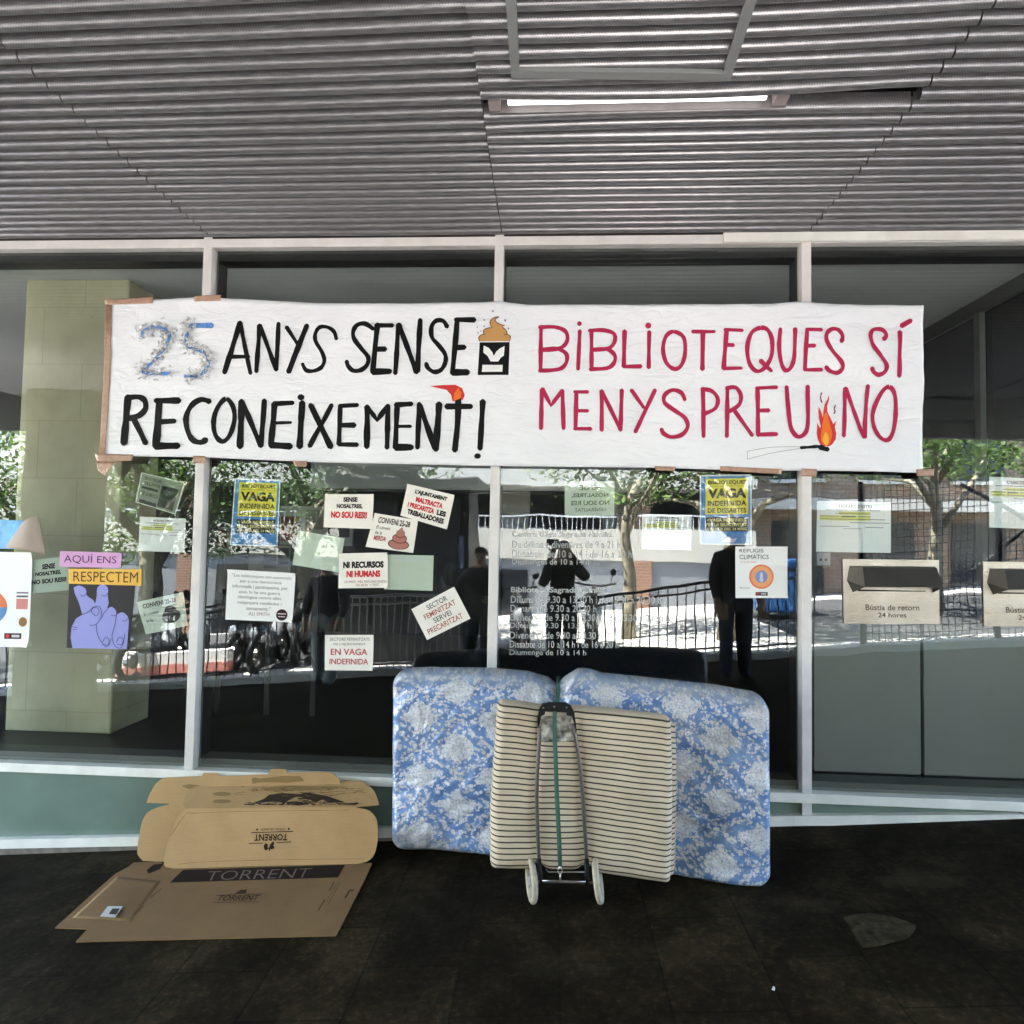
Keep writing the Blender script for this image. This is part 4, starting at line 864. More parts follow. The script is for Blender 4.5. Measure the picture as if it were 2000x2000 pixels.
# ---------------------------------------------------------------- metal return slots
def plate_mat():
    m=mat("brushed_steel",(0.60,0.56,0.48),0.34,metal=0.85); t=NT(m); pos=t.geo()
    st=t.n("ShaderNodeMapping",i_Vector=pos,i_Scale=(2,60,90)).outputs[0]
    t.set(t.b.inputs["Base Color"],t.ramp(t.noise(pos,3.5,4),[(0.25,(0.36,0.32,0.25)),(0.5,(0.44,0.41,0.34)),(0.75,(0.58,0.55,0.48))]))
    t.set(t.b.inputs["Roughness"],t.ramp(t.noise(st,5,3),[(0.3,(0.24,)*3),(0.7,(0.42,)*3)])); return m
m_plate=plate_mat(); m_hood=mat("hood_steel",(0.045,0.040,0.036),0.40,metal=0.4,var=0.15,vscale=5)
for (x0,y0,x1,y1,lb) in ((1646,1092,1834,1218,"whole brushed steel book return plate with a dark hood beside the right mullion"),(1920,1097,2108,1223,"brushed steel book return plate cut by the right edge of the view")):
    th=thing("return_slot_plate",lb,"letter slot",P((x0+x1)/2,y1,YO),"book return slots")
    q=[(x0,y0),(x1,y0+2),(x1+1,y1+1),(x0+2,y1)]; f=lambda px,py,off:P(px,py,0.040-off)
    sp=Sheet(q,f)
    a=[sp.at(s,t_,0) for s,t_ in ((0,0),(1,0),(1,1),(0,1))]; bk=[p+V((0,0.008,0)) for p in a]
    b=MB(); b.add(a+bk,[(0,1,2,3),(7,6,5,4),(0,4,5,1),(1,5,6,2),(2,6,7,3),(3,7,4,0)]); b.build("plate",m_plate,th)
    # hood: projecting scoop, sloped front, open below
    pr=0.085
    A0=sp.at(0.07,0.105,0.001); B0=sp.at(0.955,0.105,0.001); A1=sp.at(0.04,0.33,0.001); B1=sp.at(0.99,0.33,0.001); A2=sp.at(0.10,0.51,0.001); B2=sp.at(0.93,0.51,0.001)
    C0=sp.at(0.17,0.125,0.001)+V((0,-pr*0.55,0)); D0=sp.at(0.93,0.125,0.001)+V((0,-pr*0.55,0)); C1=sp.at(0.16,0.415,0)+V((0,-pr,0)); D1=sp.at(0.955,0.415,0)+V((0,-pr,0))
    b=MB(); b.add([A0,B0,D0,C0,C1,D1],[(0,1,2,3),(3,2,5,4)]); b.build("hood",m_hood,th,fix=False,solid=0.002)
    for ck in ([A0,A1,A2,C1,C0],[B0,D0,D1,B2,B1]):
        b=MB(); b.poly(ck); b.build("hood_cheek",mat("hood_cheek",(0.075,0.064,0.055),0.45,metal=0.4),th,fix=False,solid=0.002)
    b=MB(); sp.rect(b,(0.15,0.465,0.86,0.495),0.0015); b.build("slot",ink((0.012,0.01,0.01)),th)
    b=MB(); p0,p1=sp.at(0.17,0.455,0.0),sp.at(0.90,0.455,0.0); b.box((p0.x,p0.y-0.02,p0.z-0.004),(p1.x,p0.y-0.001,p0.z+0.006)); b.build("lip",m_plate,th)
    b=MB(); sp.text(b,"Bústia de retorn",(0.23,0.70,0.79,0.79),0.012); sp.text(b,"24 hores",(0.36,0.825,0.655,0.90),0.012); b.build("lettering",ink((0.10,0.075,0.06)),th)

# ================================================================== BUNDLE OF MATTRESSES ON A TROLLEY
def mattress(name,label,top,bot,xl,xr,yf,thick,m,Lx,Lz,nu,nv,rc,extra,edge=0.07,shift=lambda X,v:0.0):
    """top/bot: outline polylines; xl/xr(v): left and right edge; yf(u,v): depth of the mid plane."""
    b=MB(); wu,wv=Lx/2,Lz/2
    def uvmap(i,j):
        x=(2*i/nu-1)*wu; y=(2*j/nv-1)*wv; dx=abs(x)-(wu-rc); dy=abs(y)-(wv-rc)
        if dx>0 and dy>0:
            k=max(dx,dy)/math.hypot(dx,dy); dx*=k; dy*=k
            x=math.copysign(wu-rc+dx,x); y=math.copysign(wv-rc+dy,y)
        return x,y
    idx={}
    for side in (0,1):
        for j in range(nv+1):
            for i in range(nu+1):
                border=i in (0,nu) or j in (0,nv)
                if side and border: idx[1,i,j]=idx[0,i,j]; continue
                x,y=uvmap(i,j); u=x/Lx+0.5; v=y/Lz+0.5
                # distance to the rounded border
                dx=abs(x)-(wu-rc); dy=abs(y)-(wv-rc)
                e=rc-math.hypot(max(dx,0),max(dy,0)) if (dx>0 or dy>0) else min(wu-abs(x),wv-abs(y))
                e=min(e,wu-abs(x),wv-abs(y)); k=max(0,min(1,e/edge)); th=thick/2*math.sqrt(max(0,1-(1-k)**2))
                X=xl(v)+(xr(v)-xl(v))*u; yt=plerp(top,X); yb=plerp(bot,X); py=yb+(yt-yb)*v+shift(X,v)
                d=yf(u,v); q=P(X,py,d)
                off=-th+(extra(u,v)*k if not side else 0) if not side else th
                p=V((q.x,q.y+off,q.z)); idx[side,i,j]=len(b.v); b.v.append(p); b.uv.append((u*Lx,v*Lz) if m is m_damask else (u,v))
    for j in range(nv):
        for i in range(nu):
            b.f.append(tuple(idx[0,a,c] for a,c in ((i,j),(i+1,j),(i+1,j+1),(i,j+1)))); b.mi.append(0)
            b.f.append(tuple(idx[1,a,c] for a,c in ((i,j),(i,j+1),(i+1,j+1),(i+1,j)))); b.mi.append(0)
    o=b.build(name,m,None,smooth=True); return tag(o,label,"mattress")
top=[(764,1310),(800,1304),(840,1302),(960,1304),(1030,1310),(1072,1322),(1088,1336),(1104,1320),(1130,1304),(1150,1305),(1175,1313),(1300,1326),(1400,1337),(1470,1350),(1504,1362)]
bot=[(764,1655),(850,1654),(950,1664),(1100,1682),(1310,1702),(1440,1724),(1504,1724)]
def mext(u,v):
    d=-0.018*math.sin(u*9+v*5)*math.sin(v*8+1)+0.018*noise.noise(V((u*6,v*4,2)))+0.012*noise.noise(V((u*20+v*9,v*12,5)))+0.005*noise.noise(V((u*44-v*20,v*26,9)))
    # strap pinch at the middle and sagging folds right of it
    d+=0.060*math.exp(-((u-0.435)/0.022)**2)*(0.3+0.7*v)
    r=(u-0.60); 
    for (u0,v0,sl2,dep,wd) in ((0.80,0.22,-0.62,0.050,0.030),(0.775,0.10,-0.60,0.045,0.026),(0.80,0.62,-0.8,0.034,0.03)):
        t_=(v-v0)+(u-u0)/sl2*0.9; d+=dep*math.exp(-(t_/wd/2.2)**2)*math.exp(-((u-u0)/0.12)**2)
    return d
mattress("damask_mattress","blue and white damask mattress in clear plastic standing on its long edge",top,bot,lambda v:766+2*v,lambda v:1502-3*v,
  lambda u,v:-0.20-0.42*u+0.0*v,0.16,m_damask,2.03,1.05,180,96,0.085,mext,0.045)
st_=[(955,1366),(975,1365),(1010,1368),(1045,1374),(1060,1376),(1125,1377),(1200,1384),(1290,1394),(1316,1400)]
sb_=[(955,1690),(1000,1692),(1092,1693),(1140,1695),(1200,1704),(1260,1713),(1316,1720)]
def scallop(X,v): k=max(0,1-v/0.10)**1.5; return -k*(18*math.exp(-((X-1052)/13)**2)+20*math.exp(-((X-1145)/14)**2))
def bars(v): return (1053-4*(1-abs(2*v-1))*1.0, 1146-22*v)
def sext(u,v):
    X=963+352*u; l,r_=bars(v)
    return 0.010*math.exp(-((X-l)/7)**2)+0.010*math.exp(-((X-r_)/7)**2)-0.004*math.sin(u*7+v*4)+0.008*noise.noise(V((u*7,v*5,9)))
mattress("striped_mattress","cream folded mattress with dark pinstripes strapped to the trolley",st_,sb_,lambda v:957+15*max(0,(v-0.35))/0.65,lambda v:1309+4*math.sin(v*3),
  lambda u,v:-0.655-0.035*u,0.15,m_stripe,0.92,0.88,110,110,0.035,sext,0.05,scallop)
# the folded-under layer seen at its right side
stb=[(1240,1402),(1290,1402),(1316,1410),(1326,1420)]; sbb=[(1240,1705),(1300,1708),(1326,1705)]
o=mattress("striped_mattress_fold","",stb,sbb,lambda v:1245,lambda v:1322-6*abs(v-0.6),lambda u,v:-0.585,0.10,m_stripe,0.2,0.84,16,90,0.03,lambda u,v:0.0,0.04)
sm=bpy.data.objects["striped_mattress"]; o.parent=sm; o.name="folded_layer"
for k_ in ("category",): 
    if k_ in o: del o[k_]

tr=thing("shopping_trolley","folded shopping trolley frame with black handle and cream wheels carrying the mattresses","trolley",(0.45,-0.72,-0.05))
YB=-0.755
def bp(px,py,y=YB): return P(px,py,y)
for pl in ([(1053,1420),(1053,1447),(1049,1522),(1049,1590),(1053,1680)],[(1119,1415),(1124,1440),(1132,1490),(1139,1568),(1146,1680)]):
    c=catmull(pl,5); b=MB(); b.tube([bp(*p) for p in c],0.0095,12); b.build("frame_tube",m_chrome,tr,smooth=True)
U4=T(1040,1360,.10352)
ho=U4([(100,600),(95,420),(130,230),(180,140),(300,120),(620,115),(720,170),(790,300),(815,480),(840,700),(800,560),(740,360),(640,345),(645,285),(240,270),(235,330),(170,360),(140,500)])
b=MB(); b.poly([P(*p,YB-0.016) for p in ho]); b.build("handle",m_blackp,tr,solid=0.022,tri=True)
b=MB()
for (x,y) in ((205,215),(410,195),(645,210)):
    c=P(*U4([(x,y)])[0],YB-0.029); b.tube([c,c+V((0,-0.003,0))],0.004,10)
b.build("rivet",m_chrome,tr)
mf=mat("crumpled_plastic",(0.33,0.31,0.28),0.16,coat=0.6); t=NT(mf); t.bump(t.n("ShaderNodeTexNoise",i_Vector=t.geo(),i_Scale=22.0,i_Detail=5,i_Distortion=1.5).outputs[0],0.9,0.03)
t.set(t.b.inputs["Base Color"],t.ramp(t.noise(t.geo(),22,4),[(0.35,(0.07,0.06,0.05)),(0.5,(0.28,0.26,0.22)),(0.68,(0.62,0.60,0.56))]))
fq=U4([(115,360),(770,350),(810,840),(115,860)])
def foil(u,v):
    x,y=bil(fq,u,v); q=P(x,y,YB+0.006); return V((q.x,q.y-0.012*math.sin(math.pi*u)+0.012*noise.noise(V((u*5,v*5,1))),q.z))
b=MB(); b.grid(foil,24,20); b.build("plastic_wrap",mf,tr,smooth=True,fix=False,solid=0.001)
# lower frame and wheels
b=MB()
for pl in ([(1052,1678),(1056,1715),(1058,1725)],[(1146,1678),(1146,1712),(1146,1725)]): b.tube([bp(*p,-0.765) for p in pl],0.012,10)
b.build("leg",m_blackp,tr,smooth=True)
b=MB(); b.tube([bp(1066,1698,-0.74),bp(1072,1703,-0.77),bp(1143,1703,-0.77)],0.004,8); b.tube([bp(1059,1720,-0.78),bp(1144,1722,-0.78)],0.0045,8); b.tube([bp(1040,1722,-0.74),bp(1174,1724,-0.74)],0.006,8); b.build("axle_rod",m_chrome,tr,smooth=True)
def wheel(cx,cy,y,tilt,yaw,rad):
    c=P(cx,cy,y); c.z=max(c.z,gz(c.x)+rad+0.011)
    ax=V((math.cos(yaw)*math.cos(tilt),math.sin(yaw),math.sin(tilt))).normalized(); e1=ax.cross(V((0,0,1))).normalized(); e2=e1.cross(ax)
    b=MB(); b.tube([c+(e1*math.cos(k*math.pi/18)+e2*math.sin(k*math.pi/18))*rad for k in range(36)],0.0155,12,closed=True); o=b.build("wheel",m_tyre,tr,smooth=True)
    b=MB(); b.tube([c-ax*0.016,c+ax*0.016],0.020,14)
    for k in range(5):
        a=2*math.pi*k/5; b.tube([c,c+(e1*math.cos(a)+e2*math.sin(a))*(rad-0.006)],0.006,6)
    b.build("hub",mat("wheel_hub",(0.33,0.32,0.29),0.5),o,smooth=True)
wheel(1038,1722,-0.745,0.03,0.22,0.088); wheel(1168,1724,-0.765,0.17,-0.10,0.088)
# strap
m_strap=mat("green_webbing",(0.035,0.115,0.080),0.7,bump=0.6,bscale=400)
stp=thing("luggage_strap","green elastic strap with a steel hook running down over the mattresses","strap",(0.5,-0.75,0.2))
path=[(1090,1336,-0.50),(1090,1350,-0.53),(1088,1374,-0.70),(1084,1384,-0.775),(1083,1400,-0.785),(1084,1450,-0.79),(1088,1560,-0.79),(1092,1640,-0.79),(1094,1692,-0.788)]
c3=[P(a,b_,c) for a,b_,c in path]; b=MB(); vs=[]
for i,p in enumerate(c3): vs+=[p+V((-0.0105,0,0)),p+V((0.0105,0,0))]
# over the top of the big mattress
extra=[P(1090,1330,-0.36)+V((0,0,0.0)),P(1090,1322,-0.24)+V((0,0,0.0))]
pre=[]
for p in extra[::-1]: pre+=[p+V((-0.0105,0,0)),p+V((0.0105,0,0))]
vs=pre+vs; b.add(vs,[(2*i,2*i+1,2*i+3,2*i+2) for i in range(len(vs)//2-1)]); b.build("webbing",m_strap,stp,smooth=True,fix=False,solid=0.004)
b=MB(); b.tube([P(1090,1697,-0.79),P(1089.5,1703,-0.79),P(1094,1708,-0.792),P(1098.5,1703,-0.79),P(1097.5,1697,-0.79),P(1094,1694,-0.79)],0.0028,8,closed=True); b.tube([P(1094,1706,-0.79),P(1094.5,1722,-0.79)],[0.005,0.003],8); b.tube([P(1094,1692,-0.79),P(1094,1697,-0.79)],0.007,10); b.build("hook",mat("hook_steel",(0.6,0.58,0.55),0.3,metal=0.9),stp,smooth=True)

# ================================================================== CARDBOARD
C1=T(80,1480,.3623)
gp=lambda px,py,off=0.0: G(px,py,0.006+off)
# rear standing sheet
aR,bR,cR=G(282,1684),G(640,1676),P(470,1512,-0.035)
pr_=plane3(aR,bR,cR)
rear=thing("cardboard_box_sheet","rear flattened cardboard box leaning against the window behind another","cardboard",G(400,1680),"flattened cardboard boxes")
def rpoly(fn,pts,off=0.0): return [fn(*p,off) for p in pts]
b=MB(); b.poly(rpoly(pr_,C1(catmull([(570,243),(590,190),(625,135),(665,108)],3)+[(868,98),(880,80),(950,82),(962,100),(1225,88),(1240,60),(1318,60),(1330,80),(1530,76)]+catmull([(1540,76),(1580,88),(1612,122)],3)+[(1640,300),(700,300),(690,247)])))
b.build("flap",m_card3,rear,solid=0.005,tri=True)
b=MB(); b.poly(rpoly(pr_,C1([(700,300)]+catmull([(690,252),(630,268),(580,292),(550,335),(535,400),(520,500),(528,530),(550,555)],3)+[(640,560),(900,560),(1600,540),(1640,300)]),-0.002)); b.build("panel",m_card3,rear,solid=0.005,tri=True)
b=MB(); b.poly(rpoly(pr_,C1([(1135,112),(1150,105),(1180,112),(1300,98),(1400,100),(1420,125),(1330,135),(1200,132),(1140,140)]),0.0035)); b.poly(rpoly(pr_,C1([(755,152),(800,142),(860,148),(800,168)]),0.0035)); b.build("print",ink((0.22,0.14,0.055),0.8),rear,tri=True)
# front standing sheet, folded in two planes
aF,bF=G(340,1697),G(703,1690); fF=P(530,1579,-0.235); lowp=plane3(aF,bF,fF)
fl,fr_=lowp(*C1([(780,275)])[0]),lowp(*C1([(1690,265)])[0]); upp=plane3(fl,fr_,P(560,1532,-0.06))
front=thing("cardboard_box_sheet","front cardboard box with upside down print and one half lying on the pavement","cardboard",G(520,1697),"flattened cardboard boxes")
b=MB(); b.poly(rpoly(upp,C1([(780,276)]+catmull([(765,250),(790,195),(850,152)],3)+[(1035,146),(1050,128),(1140,122),(1150,134),(1500,126),(1700,124)]+catmull([(1730,126),(1790,172),(1815,225),(1822,256)],3)+[(1690,266)])))
b.build("flap",m_card,front,solid=0.005,tri=True)
b=MB(); b.poly(rpoly(lowp,C1([(780,276),(1690,266)]+catmull([(1700,268),(1770,285),(1808,330),(1815,380),(1815,450),(1795,525),(1755,560),(1700,572)],3)+[(1300,590)]+catmull([(720,597),(680,590),(663,560),(690,440),(735,330),(780,276)],3)[:-1]))); b.build("panel",m_card,front,solid=0.005,tri=True)
b=MB()
b.poly(rpoly(upp,C1([(1140,245),(1200,222),(1230,200),(1300,190),(1380,196),(1460,192),(1540,205),(1640,240),(1560,243),(1520,225),(1480,240),(1440,222),(1380,208),(1330,232),(1310,250),(1290,238),(1230,238)]),0.0045))
b.poly(rpoly(upp,C1([(1330,252),(1390,240),(1450,250),(1390,258)]),0.0045)); rg=random.Random(3)
for k in range(90):
    x=rg.gauss(1390,130); y_=252-rg.random()**1.6*70*max(0.15,1-abs(x-1400)/300); l=rg.uniform(18,70)
    stroke(b,C1([(x,y_),(x+l,y_+rg.uniform(-7,4))]),rg.uniform(0.5,2.0),upp,0.0047,False,0.3)
b.build("dark_print",ink((0.045,0.03,0.022),0.8),front,tri=True)
b=MB()
for k in range(70):
    x=rg.gauss(1400,170); y_=rg.gauss(178,14); l=rg.uniform(15,60); stroke(b,C1([(x,y_),(x+l,y_+rg.uniform(-5,5))]),rg.uniform(0.4,1.2),upp,0.0044,False,0.3)
for pl in ([(800,300),(1000,292),(1300,286),(1660,282)],[(700,420),(760,330),(800,290)],[(735,575),(900,560),(1400,548),(1740,545)]): stroke(b,C1(pl),0.7,lowp,0.0040,True,0.2)
b.build("crease_marks",ink((0.17,0.10,0.042),0.9),front,tri=True)
b=MB(); b.poly(rpoly(upp,C1([(1180,165),(1300,150),(1440,152),(1660,155),(1560,170),(1460,175),(1330,180),(1250,182)]),0.0042))
for cy in (195,235): b.poly(rpoly(upp,C1([(975+50*math.cos(k*.449),cy+11*math.sin(k*.449)) for k in range(14)]),0.0042))
b.build("faded_print",ink((0.26,0.165,0.075),0.8),front,tri=True)
U6=T(400,1580,.14493)
b=MB(); L=Sheet(U6([(665,340),(1120,335),(1110,425),(665,430)]),lambda px,py,off:lowp(px,py,off)); L.text(b,"TORRENT",(0,0,1,1),0.02,0.0042,flip=True)
L2=Sheet(U6([(755,262),(1085,255),(1085,285),(755,292)]),lambda px,py,off:lowp(px,py,off)); L2.text(b,"HORNO DE SABOR",(0,0,1,1),0.0,0.0042,flip=True)
for pl,wd in (([(630,320),(1190,302)],1.6),([(595,463),(780,460)],1.5),([(970,455),(1160,443)],1.5)): stroke(b,U6(pl),wd,lowp,0.0042,False,0.03)
for c in ((705,278),(1132,268)): b.poly([lowp(U6([c])[0][0]+2.2*math.cos(k),U6([c])[0][1]+2.2*math.sin(k),0.0042) for k in range(6)])
for pts in ([(795,490),(820,460),(850,480),(845,520),(860,540),(815,560),(798,530)],[(880,480),(915,440),(940,450),(925,490),(940,530),(895,545),(870,520)],[(860,520),(890,520),(870,580)]): b.poly(rpoly(lowp,U6(pts),0.0045))
b.build("logo_print",ink((0.022,0.014,0.012),0.8),front,tri=True)
# half on the ground
gpts=C1([(470,590),(500,566),(640,561),(660,575),(700,600),(760,600),(1640,572),(1785,570),(1750,650),(1590,960),(400,988),(188,994),(252,924),(75,918),(140,860),(300,715),(400,628)])
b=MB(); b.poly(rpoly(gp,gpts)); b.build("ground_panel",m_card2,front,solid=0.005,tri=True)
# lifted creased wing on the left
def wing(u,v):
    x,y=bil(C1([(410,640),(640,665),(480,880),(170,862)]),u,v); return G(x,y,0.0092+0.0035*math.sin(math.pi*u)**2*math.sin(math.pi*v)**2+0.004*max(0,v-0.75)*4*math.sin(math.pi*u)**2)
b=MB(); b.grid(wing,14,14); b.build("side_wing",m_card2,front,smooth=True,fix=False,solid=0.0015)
g2=lambda px,py,off: G(px,py,0.0095+off)
b=MB(); b.poly(rpoly(g2,C1([(765,605),(1640,577),(1600,645),(695,673)]),0.0)); b.poly(rpoly(g2,C1([(610,575),(665,570),(640,600),(580,625),(570,605)]),0.0)); bd=b.build("black_band",ink((0.014,0.010,0.012),0.6),front,tri=True)
b=MB(); L=Sheet(C1([(905,612),(1465,594),(1440,645),(880,662)]),g2); L.text(b,"TORRENT",(0.0,0.0,1,1),-0.012,0.0012); b.build("band_lettering",ink((0.19,0.155,0.14),0.8),bd)
b=MB(); L=Sheet(C1([(965,742),(1185,738),(1165,768),(940,772)]),g2); L.text(b,"TORRENT",(0,0,1,1),0.01,0.0005)
b.poly(rpoly(g2,C1([(1055,725),(1075,712),(1110,710),(1105,732),(1045,735)]),0.0005))
for pl,wd in (([(945,742),(1045,738)],1.0),([(1110,736),(1195,733)],1.0),([(930,780),(1180,775)],0.8)): stroke(b,C1(pl),wd,g2,0.0004,False,0.03)
for pl,wd in (([(1580,672),(1555,715)],1.6),([(1530,765),(1495,822)],1.9),([(1610,675),(1545,795)],0.7),([(1595,675),(1535,780)],0.5),([(1640,755),(1665,715),(1685,715)],3.0),([(650,705),(590,755)],1.2),([(550,800),(500,845)],1.2)): stroke(b,C1(pl),wd,g2,0.0004,False,0.03)
b.build("ground_print",ink((0.055,0.035,0.025),0.8),front,tri=True)
lb_=lambda px,py,off: G(px,py,0.016+off)
b=MB(); b.poly(rpoly(lb_,C1([(360,800),(442,800),(400,862),(318,855)]),0.0)); lo=b.build("white_label",ink((0.62,0.62,0.62),0.6),front)
b=MB(); b.poly(rpoly(lb_,C1([(385,812),(425,812),(405,845),(365,842)]),0.001)); lo2=b.build("label_print",ink((0.06,0.06,0.06)),lo)
# litter
b=MB(); c=G(1511,1928,0.012); 
b.add([c+V((-.008,.0,-.010)),c+V((.003,-.004,-.011)),c+V((.008,.008,-.004)),c+V((.001,.010,-.002)),c+V((0,.003,.001))],[(0,1,4),(1,2,4),(2,3,4),(3,0,4),(0,3,2,1)]); tag(b.build("paper_scrap",ink((0.6,0.6,0.58))),"tiny white crumpled paper scrap on the dark paving","litter")

# ================================================================== STREET BEHIND THE VIEWER (seen mirrored in the glass)
m_iron=mat("black_iron",(0.014,0.014,0.016),0.45)
def fence(label,x0,x1,y,h0,h1,sp,m,group="railings along the pavement edge"):
    th=thing("metal_railing",label,"railing",((x0+x1)/2,y,gz((x0+x1)/2)),group)
    top=lambda x: gz(x)+0.1+h0+(h1-h0)*(x-x0)/(x1-x0); n=int((x1-x0)/sp)
    b=MB(); b.tube([(x0,y,top(x0)),(x1,y,top(x1))],0.022,8); b.build("top_rail",m,th)
    b=MB(); b.tube([(x0,y,top(x0)-0.11),(x1,y,top(x1)-0.11)],0.016,8); b.tube([(x0,y,gz(x0)+0.17),(x1,y,gz(x1)+0.17)],0.014,8); b.build("cross_rail",m,th)
    b=MB()
    for k in range(n+1):
        x=x0+(x1-x0)*k/n; b.tube([(x,y,gz(x)+0.10),(x,y,top(x))],0.0095,6)
    b.build("bars",m,th)
fence("black iron railing mirrored in the right hand windows",0.75,3.95,-5.28,0.80,1.10,0.12,m_iron)
fence("black iron railing mirrored in the leftmost window",-10.0,-3.3,-5.28,0.95,0.95,0.12,m_iron)
fence("pale steel railing mirrored in the left middle window",-2.85,-0.9,-5.20,1.05,1.0,0.10,mat("railing_steel",(0.35,0.36,0.36),0.4,metal=0.5))
mf_=thing("mesh_fence","tall dark wire mesh fence mirrored above and below the return slot plates","fence",(7,-5.3,gz(7)),)
b=MB(); x0,x1=4.55,10.0; n=int((x1-x0)/0.085)
for k in range(n+1):
    x=x0+(x1-x0)*k/n; b.tube([(x,-5.28,gz(x)+0.12),(x,-5.28,gz(x)+2.25)],0.0055,4,cap=False)
for k in range(24):
    z=0.14+k*0.092; b.tube([(x0,-5.268,gz(x0)+z),(x1,-5.268,gz(x1)+z)],0.005,4,cap=False)
b.build("mesh",m_iron,mf_)
for k in range(4):
    x=4.6+k*1.8; b=MB(); b.tube([(x,-5.30,gz(x)+0.098),(x,-5.30,gz(x)+2.32)],0.035,8); b.build("post",m_iron,mf_)
b=MB(); b.tube([(6.0,-5.42,gz(6.0)+2.2),(7.9,-5.42,gz(7.9)+1.0)],0.03,8); b.tube([(6.2,-5.50,gz(6.2)+1.0),(7.6,-5.50,gz(7.6)+2.1)],0.026,8); b.build("brace",m_iron,mf_)
# opposite buildings
m_cream=mat("cream_render",(0.60,0.56,0.49),0.85,var=0.06,vscale=1.5); m_gar=mat("grey_render",(0.26,0.27,0.285),0.85,var=0.06)
m_win=mat("dark_window",(0.02,0.022,0.026),0.12); m_rail=mat("white_railing",(0.62,0.62,0.62),0.5)
def brickmat(name,c1,c2,mo,s):
    m=mat(name,c1,0.85); t=NT(m); mp=t.n("ShaderNodeMapping",i_Vector=t.geo(),i_Rotation=(math.radians(90),0,0)).outputs[0]
    br=t.n("ShaderNodeTexBrick",i_Vector=mp,i_Scale=s); br.inputs["Color1"].default_value=(*c1,1); br.inputs["Color2"].default_value=(*c2,1); br.inputs["Mortar"].default_value=(*mo,1)
    t.set(t.b.inputs["Base Color"],br.outputs["Color"]); return m
m_brick=brickmat("red_brick",(0.33,0.15,0.09),(0.27,0.13,0.08),(0.40,0.36,0.30),3.5)
ap=thing("apartment_block","cream apartment block with a grey ground floor mirrored in the right middle window","building",(-3,-13,0))
YA=-12.2
b=MB(); b.box((-15,YA-6,-2.0),(5.2,YA-0.05,1.25)); b.build("ground_floor_wall",m_gar,ap)
b=MB(); b.box((-15,YA-0.35,1.25),(5.2,YA,2.0)); b.build("parapet",m_cream,ap)
b=MB(); b.box((-15,YA-6,1.25),(5.2,YA-1.4,15)); b.build("upper_wall",m_cream,ap)
for k in range(3):
    z=3.05+3.0*k; b=MB(); b.box((-15,YA-1.4,z),(5.2,YA+0.05,z+0.5)); b.build("balcony_slab",m_cream,ap)
for k in range(4):
    z=2.0 if k==0 else 0.55+3.0*k; b=MB()
    for i in range(int(20.2/0.14)): x=-15+i*0.14; b.box((x,YA-0.06,z+0.0),(x+0.018,YA-0.04,z+(0.3 if k==0 else 0.75)))
    b.box((-15,YA-0.07,z+(0.3 if k==0 else 0.75)),(5.2,YA-0.03,z+(0.34 if k==0 else 0.80))); b.build("railing",m_rail,ap)
for k in range(4):
    for i in range(7):
        x=-14+i*2.75; z=2.05 if k==0 else 0.6+3.0*k+0.0; b=MB(); b.box((x,YA-1.45,z+0.02),(x+1.9,YA-1.38,z+1.35 if k==0 else z+2.2)); b.build("window",m_win,ap)
for x in (-9.0,-3.2,2.35):
    b=MB(); b.box((x,YA-0.30,-1.2),(x+0.42,YA+0.02,1.248)); b.box((x,YA-1.38,2.002),(x+0.42,YA-0.36,3.048)); b.build("brick_pillar",m_brick,ap)
b=MB(); b.box((-8,YA-0.049,-0.8),(-5.2,YA+0.0,1.0)); b.box((-2.4,YA-0.049,-0.3),(-0.2,YA+0.0,1.0)); b.build("garage_door",m_win,ap)
bb=thing("brick_apartment_block","brick apartment block with dark windows mirrored in the right window","building",(10,-14,0))
b=MB(); b.box((5.3,-19,-1),(17,-13.4,15)); b.build("wall",brickmat("buff_brick",(0.27,0.17,0.11),(0.31,0.24,0.18),(0.13,0.11,0.09),2.4),bb)
for k in range(4):
    for i in range(5):
        x=6.0+i*2.2; z=0.4+k*3.0; b=MB(); b.box((x,-13.41,z),(x+1.25,-13.36,z+1.9)); wv_=b.build("window",m_win,bb)
        b=MB(); b.box((x-0.08,-13.37,z-0.1),(x+1.33,-13.25,z)); b.build("sill",m_cream,wv_)
for k in range(3):
    z=2.6+3.0*k; b=MB(); b.box((5.3,-13.39,z),(17,-12.8,z+0.25)); b.build("balcony",m_cream,bb)
rc=thing("recycling_container","blue recycling container mirrored beside the right mullion","container",(4.85,-9.2,gz(4.85)),rz=0)
b=MB(); b.box((4.35,-9.7,gz(4.3)+0.15),(5.1,-8.9,gz(4.85)+1.0)); b.build("body",mat("blue_plastic",(0.05,0.17,0.42),0.45),rc,bevel=0.06)
b=MB(); b.box((4.31,-9.74,gz(4.85)+1.002),(5.14,-8.86,gz(4.85)+1.15)); b.build("lid",mat("blue_lid",(0.04,0.13,0.36),0.4),rc,bevel=0.05)
for x in (4.45,4.95):
    b=MB(); b.tube([(x,-9.0,gz(x)+0.08),(x+0.05,-9.0,gz(x)+0.08)],0.08,12); b.build("wheel",m_blackp,rc)
br_=thing("road_barrier","red and white plastic barrier mirrored low in the left windows","barrier",(-5.2,-6.1,gz(-5.2)))
b=MB(); b.slopebox(-6.4,-4.6,-6.2,-6.0,0.05,0.20); b.build("red_board",ink((0.50,0.20,0.17)),br_)
b=MB(); b.slopebox(-6.4,-4.6,-6.19,-6.01,0.201,0.40); b.build("white_board",ink((0.75,0.74,0.72)),br_)
b=MB(); b.slopebox(-6.3,-6.2,-6.35,-5.85,-0.004,0.049); b.slopebox(-4.8,-4.7,-6.35,-5.85,-0.004,0.049); b.build("foot",m_blackp,br_)

